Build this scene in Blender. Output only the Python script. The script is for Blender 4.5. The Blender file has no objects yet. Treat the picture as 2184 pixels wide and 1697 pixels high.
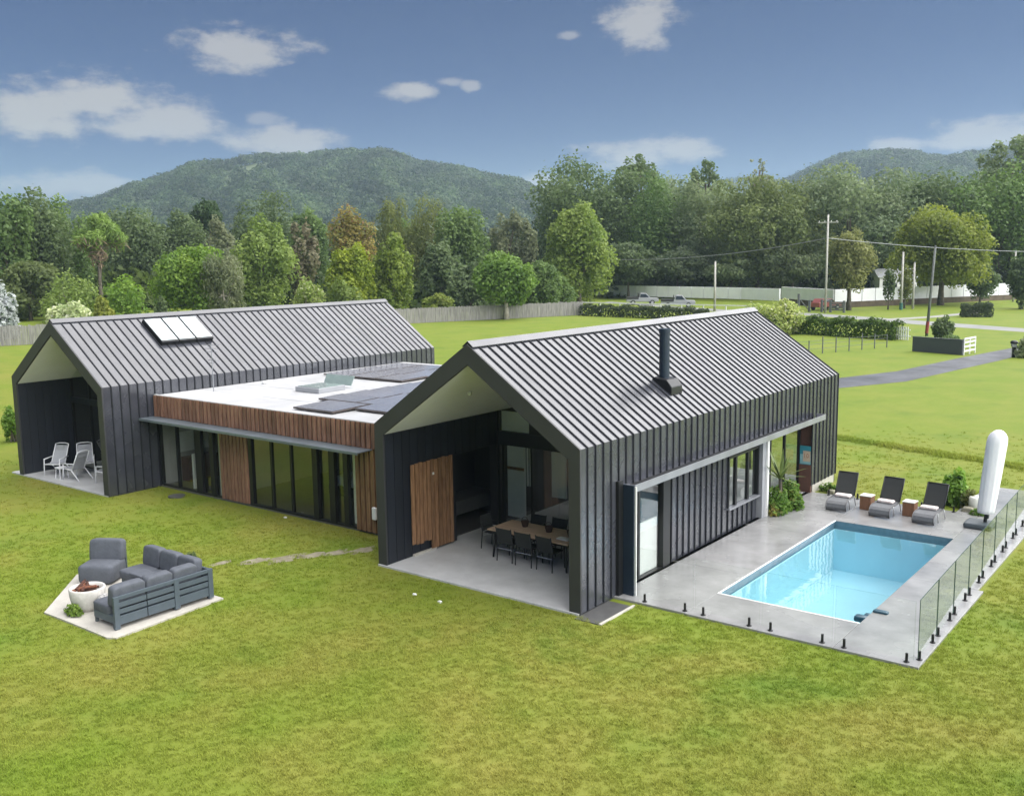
import bpy, math, random
import numpy as np
from mathutils import Matrix, Vector

# ------------------------------------------------------------------ camera, sky, sun, exposure
scene = bpy.context.scene
COL = scene.collection
CAM = (11.2514, -16.8643, 7.6)
YAW, PITCH, ROLL, FPX = -0.6579, 0.1433, -0.0141, 2101.5     # focal length in pixels of a 2184 px wide frame
def cam_axes():
    f = Vector((math.sin(YAW)*math.cos(PITCH), math.cos(YAW)*math.cos(PITCH), -math.sin(PITCH)))
    r = Vector((math.cos(YAW), -math.sin(YAW), 0)); u = r.cross(f)
    return r*math.cos(ROLL)+u*math.sin(ROLL), u*math.cos(ROLL)-r*math.sin(ROLL), f
RX, UX, FX = cam_axes()
cam_data = bpy.data.cameras.new('camera'); cam = bpy.data.objects.new('camera', cam_data); COL.objects.link(cam)
cam_data.sensor_width = 36.0; cam_data.lens = 36.0*FPX/2184.0; cam_data.clip_end = 9000; cam_data.clip_start = 0.1
m4 = Matrix.Identity(4)
for i in range(3):
    m4[i][0], m4[i][1], m4[i][2], m4[i][3] = RX[i], UX[i], -FX[i], CAM[i]
cam.matrix_world = m4
scene.camera = cam

SUN_AZ, SUN_EL = math.radians(63), math.radians(45)         # azimuth from +Y towards +X
sun_data = bpy.data.lights.new('sun', 'SUN'); sun_data.energy = 5.0; sun_data.angle = math.radians(124)
sun_data.color = (1.0, 0.975, 0.94)
sun = bpy.data.objects.new('sun', sun_data); COL.objects.link(sun)
sd = Vector((math.sin(SUN_AZ)*math.cos(SUN_EL), math.cos(SUN_AZ)*math.cos(SUN_EL), math.sin(SUN_EL)))
sun.rotation_euler = sd.to_track_quat('Z', 'Y').to_euler(); sun.location = (0, 0, 60)

scene.render.engine = 'CYCLES'
scene.view_settings.view_transform = 'Standard'; scene.view_settings.look = 'None'
scene.view_settings.gamma = 1.0; scene.view_settings.exposure = 1.2
scene.view_settings.use_curve_mapping = False
cy = scene.cycles
cy.use_denoising = True
cy.max_bounces = 8; cy.diffuse_bounces = 3; cy.glossy_bounces = 4; cy.transmission_bounces = 6
cy.transparent_max_bounces = 12; cy.volume_bounces = 1; cy.caustics_reflective = False; cy.caustics_refractive = False
cy.sample_clamp_indirect = 6.0

def ray(px, py):                       # direction of a picture point (2184 x 1697 frame)
    d = FX + RX*((px-1092)/FPX) + UX*((848.5-py)/FPX)
    return d.normalized()
def ground_at(px, dist):               # the point on the ground in that direction, that far away
    d = ray(px, 600); h = Vector((d.x, d.y, 0)).normalized()
    return (CAM[0]+h.x*dist, CAM[1]+h.y*dist)
def height_at(px, py, dist):           # the height seen at that picture point at that distance
    d = ray(px, py); return CAM[2] + dist*d.z/math.hypot(d.x, d.y)
def width_at(w, dist): return w*dist/FPX

world = bpy.data.worlds.new('World'); scene.world = world; world.use_nodes = True
def build_world():
    nt = world.node_tree; N = nt.nodes; L = nt.links
    for n in list(N): N.remove(n)
    out = N.new('ShaderNodeOutputWorld'); bg = N.new('ShaderNodeBackground'); L.new(bg.outputs[0], out.inputs[0])
    sky = N.new('ShaderNodeTexSky'); sky.sky_type = 'NISHITA'; sky.sun_disc = False
    sky.sun_elevation = SUN_EL; sky.sun_rotation = SUN_AZ; sky.altitude = 1200
    sky.air_density = 1.0; sky.dust_density = 0.8; sky.ozone_density = 3.0
    bg.inputs['Strength'].default_value = 0.05
    tint = N.new('ShaderNodeMix'); tint.data_type = 'RGBA'; tint.blend_type = 'MULTIPLY'; tint.inputs[0].default_value = 1
    L.new(sky.outputs[0], tint.inputs[6]); tint.inputs[7].default_value = (0.100, 0.190, 0.385, 1)
    tc = N.new('ShaderNodeTexCoord'); sep = N.new('ShaderNodeSeparateXYZ'); L.new(tc.outputs['Generated'], sep.inputs[0])
    def M(op, a, b=None, c=None):
        n = N.new('ShaderNodeMath'); n.operation = op
        for k, v in enumerate((a, b, c)):
            if v is None: continue
            if isinstance(v, (int, float)): n.inputs[k].default_value = v
            else: L.new(v, n.inputs[k])
        return n.outputs[0]
    az = M('ARCTAN2', sep.outputs[0], sep.outputs[1]); el = M('ARCSINE', sep.outputs[2])
    comb = N.new('ShaderNodeCombineXYZ'); L.new(az, comb.inputs[0]); L.new(M('MULTIPLY', el, 2.0), comb.inputs[1])
    def noise(scale, detail, off):
        mp = N.new('ShaderNodeMapping'); mp.inputs['Location'].default_value = (off, off*.37, 0); L.new(comb.outputs[0], mp.inputs[0])
        n = N.new('ShaderNodeTexNoise'); n.inputs['Scale'].default_value = scale; n.inputs['Detail'].default_value = detail
        n.inputs['Roughness'].default_value = 0.62; L.new(mp.outputs[0], n.inputs['Vector']); return n.outputs['Fac']
    n1 = noise(22, 6, 1.3); n2 = noise(55, 4, 7.1)
    nn = M('ADD', M('MULTIPLY', n1, 0.80), M('MULTIPLY', n2, 0.20))
    grp = bpy.data.node_groups.new('cloud_blob', 'ShaderNodeTree')
    for nm in ('az', 'el', 'noise', 'az0', 'el0', 'wa', 'we', 'amp'):
        grp.interface.new_socket(nm, in_out='INPUT', socket_type='NodeSocketFloat')
    grp.interface.new_socket('mask', in_out='OUTPUT', socket_type='NodeSocketFloat')
    gi = grp.nodes.new('NodeGroupInput'); go = grp.nodes.new('NodeGroupOutput')
    def G(op, a, b=None, clamp=False):
        n = grp.nodes.new('ShaderNodeMath'); n.operation = op; n.use_clamp = clamp
        for k, v in enumerate((a, b)):
            if v is None: continue
            if isinstance(v, (int, float)): n.inputs[k].default_value = v
            else: grp.links.new(v, n.inputs[k])
        return n.outputs[0]
    I = gi.outputs
    qa = G('DIVIDE', G('SUBTRACT', I['az'], I['az0']), I['wa']); qe = G('DIVIDE', G('SUBTRACT', I['el'], I['el0']), I['we'])
    r2 = G('SQRT', G('ADD', G('MULTIPLY', qa, qa), G('MULTIPLY', qe, qe)))
    f = G('ADD', G('SUBTRACT', 1.13, r2), G('MULTIPLY', G('SUBTRACT', I['noise'], 0.5), 2.7))
    sm = grp.nodes.new('ShaderNodeMapRange'); sm.interpolation_type = 'SMOOTHSTEP'; sm.clamp = True
    sm.inputs['From Min'].default_value = 0.0; sm.inputs['From Max'].default_value = 0.75; grp.links.new(f, sm.inputs['Value'])
    grp.links.new(G('MULTIPLY', sm.outputs[0], I['amp']), go.inputs[0])
    clouds = [(510,108,105,34,.8),(95,240,105,40,.85),(205,212,120,36,.85),(345,262,120,32,.8),(600,300,105,26,.75),(885,197,55,16,.8),
              (955,176,26,9,.5),(1003,183,20,10,.6),(1370,44,66,44,.8),(1340,334,85,24,.7),(1452,322,62,24,.7),(1160,388,38,14,.6),
              (2120,288,110,28,.65),(1912,312,52,16,.6),(150,400,120,24,.55),(1218,76,22,8,.5),(560,255,36,12,.4)]
    acc = None
    place = []
    for (px, py, hw, hh, amp) in clouds:
        d = ray(px, py); place.append((math.atan2(d.x, d.y), math.asin(d.z), hw/FPX*1.28, hh/FPX*1.35, amp))
    rnd = random.Random(5)
    for k in range(14):                # the same kind of clouds round the rest of the sky
        a = -0.66 + 0.75 + (2*math.pi-1.5)*(k+rnd.random()*.6)/14
        a = (a+math.pi) % (2*math.pi) - math.pi
        place.append((a, rnd.uniform(.06, .5), rnd.uniform(.05, .13), rnd.uniform(.015, .04), rnd.uniform(.5, .85)))
    for (a0, e0, wa, we, amp) in place:
        g = N.new('ShaderNodeGroup'); g.node_tree = grp
        L.new(az, g.inputs['az']); L.new(el, g.inputs['el']); L.new(nn, g.inputs['noise'])
        for nm, v in zip(('az0', 'el0', 'wa', 'we', 'amp'), (a0, e0, wa, we, amp)): g.inputs[nm].default_value = v
        acc = g.outputs[0] if acc is None else M('MAXIMUM', acc, g.outputs[0])
    mix = N.new('ShaderNodeMix'); mix.data_type = 'RGBA'; L.new(acc, mix.inputs[0]); L.new(tint.outputs[2], mix.inputs[6])
    mix.inputs[7].default_value = (4.3, 4.1, 4.0, 1)
    L.new(mix.outputs[2], bg.inputs['Color'])
build_world()

# ------------------------------------------------------------------ materials
MATS = {}
def new_mat(name):
    m = bpy.data.materials.new(name); m.use_nodes = True; MATS[name] = m
    b = m.node_tree.nodes['Principled BSDF']; return m, m.node_tree.nodes, m.node_tree.links, b
def mat(name, c, rough=.6, metal=0.0, var=.12, scale=6.0, bump=0.0, bscale=60.0, spec=None, c2=None, stretch=None, rand=0.0, rvar=0.0, coat=0.0):
    """base colour with two scales of tone noise, gloss variation, fine relief and (rand) a tone of its own for each piece"""
    m, N, L, b = new_mat(name)
    tc = N.new('ShaderNodeTexCoord'); vec = tc.outputs['Object']
    if stretch:
        mp = N.new('ShaderNodeMapping'); mp.inputs['Scale'].default_value = stretch; L.new(vec, mp.inputs[0]); vec = mp.outputs[0]
    if rand:
        oi = N.new('ShaderNodeObjectInfo'); ad = N.new('ShaderNodeVectorMath'); ad.operation = 'ADD'; L.new(vec, ad.inputs[0])
        sc = N.new('ShaderNodeVectorMath'); sc.operation = 'SCALE'; sc.inputs[0].default_value = (37, 23, 51); L.new(oi.outputs['Random'], sc.inputs['Scale']); L.new(sc.outputs[0], ad.inputs[1]); vec = ad.outputs[0]
    n1 = N.new('ShaderNodeTexNoise'); n1.inputs['Scale'].default_value = scale; n1.inputs['Detail'].default_value = 6; n1.inputs['Roughness'].default_value = .65; L.new(vec, n1.inputs['Vector'])
    mx = N.new('ShaderNodeMix'); mx.data_type = 'RGBA'
    rp = N.new('ShaderNodeMapRange'); rp.inputs['From Min'].default_value = .3; rp.inputs['From Max'].default_value = .7; L.new(n1.outputs['Fac'], rp.inputs['Value']); L.new(rp.outputs[0], mx.inputs[0])
    lo = tuple(max(0, v*(1-var)) for v in c); hi = c2 if c2 else tuple(min(1, v*(1+var)) for v in c)
    mx.inputs[6].default_value = (*lo, 1); mx.inputs[7].default_value = (*hi, 1)
    col = mx.outputs[2]
    if rand:
        hv = N.new('ShaderNodeHueSaturation'); mr = N.new('ShaderNodeMapRange'); mr.inputs['To Min'].default_value = 1-rand; mr.inputs['To Max'].default_value = 1+rand
        L.new(oi.outputs['Random'], mr.inputs['Value']); L.new(mr.outputs[0], hv.inputs['Value']); L.new(col, hv.inputs['Color']); col = hv.outputs[0]
    L.new(col, b.inputs['Base Color'])
    b.inputs['Metallic'].default_value = metal
    if rvar:
        rr = N.new('ShaderNodeMapRange'); rr.inputs['To Min'].default_value = max(.02, rough-rvar); rr.inputs['To Max'].default_value = min(1, rough+rvar); rr.inputs['From Min'].default_value = .3; rr.inputs['From Max'].default_value = .7
        n3 = N.new('ShaderNodeTexNoise'); n3.inputs['Scale'].default_value = scale*.6; n3.inputs['Detail'].default_value = 5; L.new(vec, n3.inputs['Vector']); L.new(n3.outputs['Fac'], rr.inputs['Value']); L.new(rr.outputs[0], b.inputs['Roughness'])
    else: b.inputs['Roughness'].default_value = rough
    if spec is not None: b.inputs['Specular IOR Level'].default_value = spec
    if coat: b.inputs['Coat Weight'].default_value = coat; b.inputs['Coat Roughness'].default_value = .12
    if bump:
        n2 = N.new('ShaderNodeTexNoise'); n2.inputs['Scale'].default_value = bscale; n2.inputs['Detail'].default_value = 4; L.new(vec, n2.inputs['Vector'])
        bp = N.new('ShaderNodeBump'); bp.inputs['Strength'].default_value = bump; bp.inputs['Distance'].default_value = .02; L.new(n2.outputs['Fac'], bp.inputs['Height']); L.new(bp.outputs[0], b.inputs['Normal'])
    return m
def glass_mat(name, tint=(1, 1, 1), ior=1.5, rough=0.0, bump=0.0, base_refl=0.0, bscale=3.0):
    """a thin clear sheet: what is behind it, plus the mirror image its Fresnel term gives"""
    m, N, L, b = new_mat(name); N.remove(b); out = N['Material Output']
    tr = N.new('ShaderNodeBsdfTransparent'); tr.inputs[0].default_value = (*tint, 1)
    gl = N.new('ShaderNodeBsdfGlossy'); gl.inputs['Roughness'].default_value = rough
    fr = N.new('ShaderNodeLayerWeight'); fr.inputs['Blend'].default_value = .5
    p5 = N.new('ShaderNodeMath'); p5.operation = 'POWER'; L.new(fr.outputs['Facing'], p5.inputs[0]); p5.inputs[1].default_value = 5.0
    f0 = ((ior-1)/(ior+1))**2*2 + base_refl                     # both faces of the sheet
    ma = N.new('ShaderNodeMath'); ma.operation = 'MULTIPLY_ADD'; ma.use_clamp = True; L.new(p5.outputs[0], ma.inputs[0]); ma.inputs[1].default_value = 1-f0; ma.inputs[2].default_value = f0
    mx = N.new('ShaderNodeMixShader'); fac = ma.outputs[0]
    L.new(fac, mx.inputs[0]); L.new(tr.outputs[0], mx.inputs[1]); L.new(gl.outputs[0], mx.inputs[2]); L.new(mx.outputs[0], out.inputs['Surface'])
    if bump:
        tc = N.new('ShaderNodeTexCoord'); n = N.new('ShaderNodeTexNoise'); n.inputs['Scale'].default_value = bscale; n.inputs['Detail'].default_value = 3; L.new(tc.outputs['Object'], n.inputs['Vector'])
        bp = N.new('ShaderNodeBump'); bp.inputs['Strength'].default_value = bump; bp.inputs['Distance'].default_value = .02; L.new(n.outputs['Fac'], bp.inputs['Height'])
        L.new(bp.outputs[0], gl.inputs['Normal']); L.new(bp.outputs[0], fr.inputs['Normal'])
    return m
def leaf_mat():
    m, N, L, b = new_mat('foliage'); out = N['Material Output']
    at = N.new('ShaderNodeVertexColor'); at.layer_name = 'tint'
    L.new(at.outputs[0], b.inputs['Base Color']); b.inputs['Roughness'].default_value = .55; b.inputs['Specular IOR Level'].default_value = .25
    tl = N.new('ShaderNodeBsdfTranslucent'); hs = N.new('ShaderNodeHueSaturation'); hs.inputs['Saturation'].default_value = 1.1; hs.inputs['Value'].default_value = 1.3
    L.new(at.outputs[0], hs.inputs['Color']); L.new(hs.outputs[0], tl.inputs[0])
    mx = N.new('ShaderNodeMixShader'); mx.inputs[0].default_value = .4; L.new(b.outputs[0], mx.inputs[1]); L.new(tl.outputs[0], mx.inputs[2]); L.new(mx.outputs[0], out.inputs['Surface'])
    return m
FOL = leaf_mat()

def lawn_colour(N, L, vec, fine):
    """the colour of the turf at a place: green and straw patches of several sizes"""
    def nz(s, d, r=.6):
        n = N.new('ShaderNodeTexNoise'); n.inputs['Scale'].default_value = s; n.inputs['Detail'].default_value = d; n.inputs['Roughness'].default_value = r; L.new(vec, n.inputs['Vector']); return n.outputs['Fac']
    def mr(v, a, b):
        n = N.new('ShaderNodeMapRange'); n.interpolation_type = 'SMOOTHSTEP'; n.inputs['From Min'].default_value = a; n.inputs['From Max'].default_value = b; L.new(v, n.inputs['Value']); return n.outputs[0]
    def mixc(f, a, b):
        n = N.new('ShaderNodeMix'); n.data_type = 'RGBA'
        if isinstance(f, float): n.inputs[0].default_value = f
        else: L.new(f, n.inputs[0])
        for k, v in ((6, a), (7, b)):
            if isinstance(v, tuple): n.inputs[k].default_value = (*v, 1)
            else: L.new(v, n.inputs[k])
        return n.outputs[2]
    big = mr(nz(.11, 3), .34, .66); mid = mr(nz(.42, 3), .26, .76); sml = mr(nz(5.5, 5, .7), .20, .80)
    green = mixc(sml, (.138, .198, .020), (.162, .224, .025)); straw = mixc(sml, (.222, .210, .044), (.258, .240, .058))
    a = N.new('ShaderNodeMath'); a.operation = 'MULTIPLY_ADD'; L.new(big, a.inputs[0]); a.inputs[1].default_value = .5; 
    m2 = N.new('ShaderNodeMath'); m2.operation = 'MULTIPLY'; L.new(mid, m2.inputs[0]); m2.inputs[1].default_value = .42; L.new(m2.outputs[0], a.inputs[2])
    # the mown strip near the house is drier than the paddock behind it
    sp = N.new('ShaderNodeSeparateXYZ'); L.new(vec, sp.inputs[0]); far = mr(sp.outputs[1], 17.0, 34.0)
    iv = N.new('ShaderNodeMath'); iv.operation = 'MULTIPLY_ADD'; L.new(far, iv.inputs[0]); iv.inputs[1].default_value = -.42; iv.inputs[2].default_value = 1.0
    k = N.new('ShaderNodeMath'); k.operation = 'MULTIPLY'; L.new(a.outputs[0], k.inputs[0]); L.new(iv.outputs[0], k.inputs[1])
    c = mixc(k.outputs[0], green, straw)
    fm = N.new('ShaderNodeMath'); fm.operation = 'MULTIPLY'; L.new(far, fm.inputs[0]); fm.inputs[1].default_value = .6; c = mixc(fm.outputs[0], c, mixc(mid, (.146, .216, .022), (.205, .240, .038)))
    c = mixc(mr(nz(.30, 4), .48, .80), c, (.112, .180, .022))
    if not fine:
        hb = N.new('ShaderNodeHueSaturation'); hb.inputs['Value'].default_value = 1.42; L.new(c, hb.inputs['Color']); c = hb.outputs[0]
    if fine:
        c = mixc(mr(nz(1.7, 4, .7), .30, .75), mixc(.12, c, (.060, .105, .008)), c)
        c = mixc(mr(nz(9, 6, .75), .28, .72), mixc(.10, c, (.075, .115, .010)), c)
        c = mixc(mr(nz(38, 5, .8), .25, .80), mixc(.14, c, (.060, .085, .008)), c)
    return c
def lawn_mat(name, fine):
    m, N, L, b = new_mat(name)
    g = N.new('ShaderNodeNewGeometry'); c = lawn_colour(N, L, g.outputs['Position'], fine); L.new(c, b.inputs['Base Color'])
    b.inputs['Roughness'].default_value = .8; b.inputs['Specular IOR Level'].default_value = .15
    if fine:
        n = N.new('ShaderNodeTexNoise'); n.inputs['Scale'].default_value = 30; n.inputs['Detail'].default_value = 5; n.inputs['Roughness'].default_value = .7; L.new(g.outputs['Position'], n.inputs['Vector'])
        bp = N.new('ShaderNodeBump'); bp.inputs['Strength'].default_value = .5; bp.inputs['Distance'].default_value = .03; L.new(n.outputs['Fac'], bp.inputs['Height']); L.new(bp.outputs[0], b.inputs['Normal'])
    else:
        out = N['Material Output']; tl = N.new('ShaderNodeBsdfTranslucent'); L.new(c, tl.inputs[0]); mx = N.new('ShaderNodeMixShader'); mx.inputs[0].default_value = .3
        L.new(b.outputs[0], mx.inputs[1]); L.new(tl.outputs[0], mx.inputs[2]); L.new(mx.outputs[0], out.inputs['Surface'])
    return m
LAWN = lawn_mat('turf', True); BLADE = lawn_mat('grass_blade', False)

METAL = mat('charcoal_metal', (.036, .039, .050), .26, 0, .14, 1.6, .05, 3.5, rand=.16, rvar=.06, spec=1.0, c2=(.050, .053, .066))
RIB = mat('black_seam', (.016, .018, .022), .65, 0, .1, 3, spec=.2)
FRAME = mat('charcoal_frame', (.044, .045, .049), .5, .2, .08, 1.5, .02, 40)
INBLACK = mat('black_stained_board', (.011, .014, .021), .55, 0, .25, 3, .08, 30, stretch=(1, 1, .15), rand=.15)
CEIL = mat('painted_ceiling', (.80, .81, .86), .7, 0, .03, 2, .02, 20)
CONC = mat('polished_concrete', (.265, .265, .265), .24, 0, .24, .9, .015, 25, rvar=.14, spec=.5)
CONCV = mat('verandah_concrete', (.47, .475, .48), .5, 0, .16, 1.1, .04, 30, rvar=.1)
CONCP = mat('pale_concrete', (.45, .43, .385), .75, 0, .14, 3, .12, 50)
DARKCONC = mat('damp_concrete', (.075, .075, .075), .5, 0, .2, 3, .06, 30)
TIMBER = mat('weathered_timber', (.165, .078, .050), .62, 0, .35, 5, .12, 40, c2=(.33, .18, .12), stretch=(6, 6, .5), rand=.24)
TIMBER2 = mat('oiled_timber', (.165, .080, .040), .55, 0, .35, 5, .2, 40, c2=(.34, .19, .10), stretch=(6, 6, .5), rand=.2)
MEMBRANE = mat('white_roof_membrane', (.40, .405, .41), .5, 0, .16, .45, .03, 20, c2=(.54, .545, .555))
CANOPY = mat('blue_grey_steel', (.15, .18, .205), .42, .3, .15, 2, .05, 25, rvar=.1)
GUTTER = mat('galvanised_steel', (.30, .31, .34), .4, .5, .12, 2, .04, 30, rvar=.1)
NAVY = mat('navy_steel', (.018, .030, .050), .4, .2, .15, 2, .02, 20)
WHITE = mat('white_paint', (.78, .78, .77), .5, 0, .05, 3, .02, 40)
GREYP = mat('grey_paint', (.30, .31, .33), .5, 0, .06, 3, .02, 40)
BLACKF = mat('black_aluminium', (.014, .015, .017), .4, .2, .1, 4)
ROOMF = mat('dark_room_floor', (.10, .10, .10), .35, 0, .15, 2)
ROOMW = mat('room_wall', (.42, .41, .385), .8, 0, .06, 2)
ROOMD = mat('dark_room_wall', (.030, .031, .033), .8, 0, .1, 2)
RUST = mat('rust_panel', (.105, .050, .034), .7, 0, .25, 3, .06, 30)
PANE = glass_mat('window_glass', (.88, .92, .90), 1.5, 0, .012, .10, 1.3)
FENCEGLASS = glass_mat('fence_glass', (.89, .95, .90), 1.25, 0, 0, .0)
CLEARGLASS = glass_mat('clear_fence_glass', (.96, .98, .96), 1.15, 0, 0, .0)
EDGE = mat('glass_edge', (.035, .075, .060), .25, 0, .1, 3)
STEEL = mat('black_spigot', (.020, .020, .022), .4, .5, .1, 5)

# ------------------------------------------------------------------ mesh helpers
class MB:
    """collects shapes in world (or local) coordinates; build() links them as ONE mesh object"""
    def __init__(s): s.v = []; s.f = []; s.m = []
    def poly(s, pts, mi=0):
        b = len(s.v); s.v += [tuple(p) for p in pts]; s.f.append(tuple(range(b, b+len(pts)))); s.m.append(mi); return s
    def box(s, x0, x1, y0, y1, z0, z1, mi=0):
        b = len(s.v)
        s.v += [(x0,y0,z0),(x1,y0,z0),(x1,y1,z0),(x0,y1,z0),(x0,y0,z1),(x1,y0,z1),(x1,y1,z1),(x0,y1,z1)]
        for q in ((0,3,2,1),(4,5,6,7),(0,1,5,4),(1,2,6,5),(2,3,7,6),(3,0,4,7)): s.f.append(tuple(b+i for i in q)); s.m.append(mi)
        return s
    def prism(s, pts, vec, mi=0):
        """a flat outline pushed along a vector"""
        n = len(pts); b = len(s.v); vec = Vector(vec)
        s.v += [tuple(p) for p in pts] + [tuple(Vector(p)+vec) for p in pts]
        s.f.append(tuple(range(b, b+n))); s.m.append(mi)
        s.f.append(tuple(range(b+2*n-1, b+n-1, -1))); s.m.append(mi)
        for i in range(n):
            j = (i+1) % n; s.f.append((b+i, b+n+i, b+n+j, b+j)); s.m.append(mi)
        return s
    def tube(s, path, r, n=8, mi=0, cap=True):
        """a round bar along a path; r is a number or one radius for each point"""
        P = [Vector(p) for p in path]; R = r if isinstance(r, (list, tuple)) else [r]*len(P); b = len(s.v)
        for i, p in enumerate(P):
            t = (P[min(i+1, len(P)-1)]-P[max(i-1, 0)]).normalized()
            a = t.cross(Vector((0, 0, 1)) if abs(t.z) < .95 else Vector((1, 0, 0))).normalized(); c = t.cross(a)
            for k in range(n):
                w = 2*math.pi*k/n; s.v.append(tuple(p + (a*math.cos(w)+c*math.sin(w))*R[i]))
        for i in range(len(P)-1):
            for k in range(n):
                s.f.append((b+i*n+k, b+i*n+(k+1) % n, b+(i+1)*n+(k+1) % n, b+(i+1)*n+k)); s.m.append(mi)
        if cap:
            s.f.append(tuple(b+k for k in range(n-1, -1, -1))); s.m.append(mi)
            e = b+(len(P)-1)*n; s.f.append(tuple(e+k for k in range(n))); s.m.append(mi)
        return s
    def lathe(s, prof, c=(0, 0, 0), n=24, mi=0, squash=(1, 1)):
        b = len(s.v)
        for (r, z) in prof:
            for k in range(n):
                w = 2*math.pi*k/n; s.v.append((c[0]+r*squash[0]*math.cos(w), c[1]+r*squash[1]*math.sin(w), c[2]+z))
        for i in range(len(prof)-1):
            for k in range(n):
                s.f.append((b+i*n+k, b+i*n+(k+1) % n, b+(i+1)*n+(k+1) % n, b+(i+1)*n+k)); s.m.append(mi)
        s.f.append(tuple(b+k for k in range(n-1, -1, -1))); s.m.append(mi)
        e = b+(len(prof)-1)*n; s.f.append(tuple(e+k for k in range(n))); s.m.append(mi)
        return s
    def cushion(s, x0, x1, y0, y1, z0, z1, puff=.03, r=.06, mi=0, nx=8, ny=8):
        """a stuffed cushion: rounded edges, swollen faces, slightly uneven"""
        b = len(s.v); rnd = random.Random(int(abs(x0*97+y0*131+z0*17)*100))
        cx, cy_, cz = (x0+x1)/2, (y0+y1)/2, (z0+z1)/2; hx, hy, hz = (x1-x0)/2, (y1-y0)/2, (z1-z0)/2
        rows = []
        nl = 12
        def sup(t, e): return math.copysign(abs(t)**e, t)
        for i in range(nl+1):
            ph = -math.pi/2+math.pi*i/nl; row = []
            for k in range(24):
                th = 2*math.pi*k/24
                x = sup(math.cos(ph), .22)*sup(math.cos(th), .20); y = sup(math.cos(ph), .22)*sup(math.sin(th), .20); z = sup(math.sin(ph), .30)
                w = 1+puff*2*(1-abs(x)**4)*(1-abs(y)**4)
                row.append(len(s.v)); s.v.append((cx+hx*x*(1+puff*.3*rnd.uniform(-1, 1)), cy_+hy*y*(1+puff*.3*rnd.uniform(-1, 1)), cz+hz*z*w))
            rows.append(row)
        for i in range(nl):
            for k in range(24):
                s.f.append((rows[i][k], rows[i][(k+1) % 24], rows[i+1][(k+1) % 24], rows[i+1][k])); s.m.append(mi)
        return s
    def xf(s, mx, start=0):
        for i in range(start, len(s.v)): s.v[i] = tuple(mx @ Vector(s.v[i]))
        return s
    def mesh(s, name, mats, off=(0, 0, 0), smooth=False):
        me = bpy.data.meshes.new(name); o = Vector(off)
        me.from_pydata([tuple(Vector(p)-o) for p in s.v] if o.length else s.v, [], s.f)
        for q in (mats if isinstance(mats, (list, tuple)) else [mats]): me.materials.append(q)
        if any(s.m): me.polygons.foreach_set('material_index', s.m)
        if smooth: me.polygons.foreach_set('use_smooth', [True]*len(s.f))
        me.update(); return me
    def build(s, name, mats, parent=None, smooth=False, local=False, bevel=0.0, auto=None):
        """world coordinates are turned into the parent's when it stands unrotated"""
        off = Vector((0, 0, 0))
        if parent is not None and not local:
            q = parent
            while q is not None: off += q.location; q = q.parent
        o = bpy.data.objects.new(name, s.mesh(name, mats, off, smooth)); COL.objects.link(o); o.parent = parent
        if bevel:
            md = o.modifiers.new('bevel', 'BEVEL'); md.width = bevel; md.segments = 2; md.limit_method = 'ANGLE'
        return o
def copy_part(o, parent, loc):
    c = o.copy(); COL.objects.link(c); c.parent = parent; c.location = loc; return c
def copy_tree(o, parent=None):
    c = o.copy(); COL.objects.link(c); c.parent = parent
    for ch in list(o.children): copy_tree(ch, c)
    return c
def tag(o, label=None, cat=None, group=None, kind=None):
    for k, v in (('label', label), ('category', cat), ('group', group), ('kind', kind)):
        if v: o[k] = v
    return o
def thing(name, label, cat, loc=(0, 0, 0), rz=0.0, group=None):
    o = bpy.data.objects.new(name, None); COL.objects.link(o); o.location = loc; o.rotation_euler = (0, 0, rz); o.empty_display_size = .2
    return tag(o, label, cat, group)
# ------------------------------------------------------------------ the setting: ground, roads, slabs, pool
GZ = -0.05
PX0, PX1, PY0, PY1 = 1.80, 4.98, 2.85, 10.35
def flat(name, polys, m, z, kind='structure'):
    b = MB()
    for q in polys: b.poly([(x, y, z) for x, y in q])
    return tag(b.build(name, m), kind=kind)
BIG = 2600
lawn = MB()
for x0, x1, y0, y1 in ((-BIG, PX0-.1, -BIG, BIG), (PX1+.1, BIG, -BIG, BIG), (PX0-.1, PX1+.1, -BIG, PY0-.1), (PX0-.1, PX1+.1, PY1+.1, BIG)):
    lawn.poly([(x0, y0, GZ), (x1, y0, GZ), (x1, y1, GZ), (x0, y1, GZ)])
tag(lawn.build('lawn', LAWN), kind='structure')

ASPH = mat('worn_asphalt', (.045, .050, .060), .55, 0, .35, .5, .1, 12, c2=(.100, .106, .124), rvar=.2)
ROADM = mat('chip_seal_road', (.22, .225, .22), .8, 0, .15, .4, .05, 8)
GRAVEL = mat('gravel_track', (.27, .27, .25), .85, 0, .2, .5, .1, 8)
def ribbon(name, left, right, m, z):
    b = MB()
    for i in range(len(left)-1): b.poly([(*left[i], z), (*right[i], z), (*right[i+1], z), (*left[i+1], z)])
    return tag(b.build(name, m), kind='structure')
ribbon('driveway', [(-14,36.5),(-11.5,39.6),(-9.4,42.3),(-7.5,47.6),(-6.2,57.6),(-4.75,66.6),(-2.6,84)], [(-11.5,33.6),(-9.2,36.2),(-7.75,38.1),(-5.55,42.8),(-3.5,57.2),(-2.4,66.6),(-.4,84)], ASPH, GZ+.008)
ribbon('road', [(-75,121),(-47,106.5),(-33.5,103.6),(-19,95.5),(-7.2,88.5),(6,82.5)], [(-74,118),(-46,102.5),(-33,99.4),(-18.2,90.0),(-7,84.2),(6,78)], ROADM, GZ+.004)
ribbon('farm_track', [(-24,96),(-20.5,103),(-18.5,112),(-19.5,120)], [(-22,95.2),(-18.8,102.5),(-16.8,112),(-17.6,120)], GRAVEL, GZ+.012)
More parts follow.
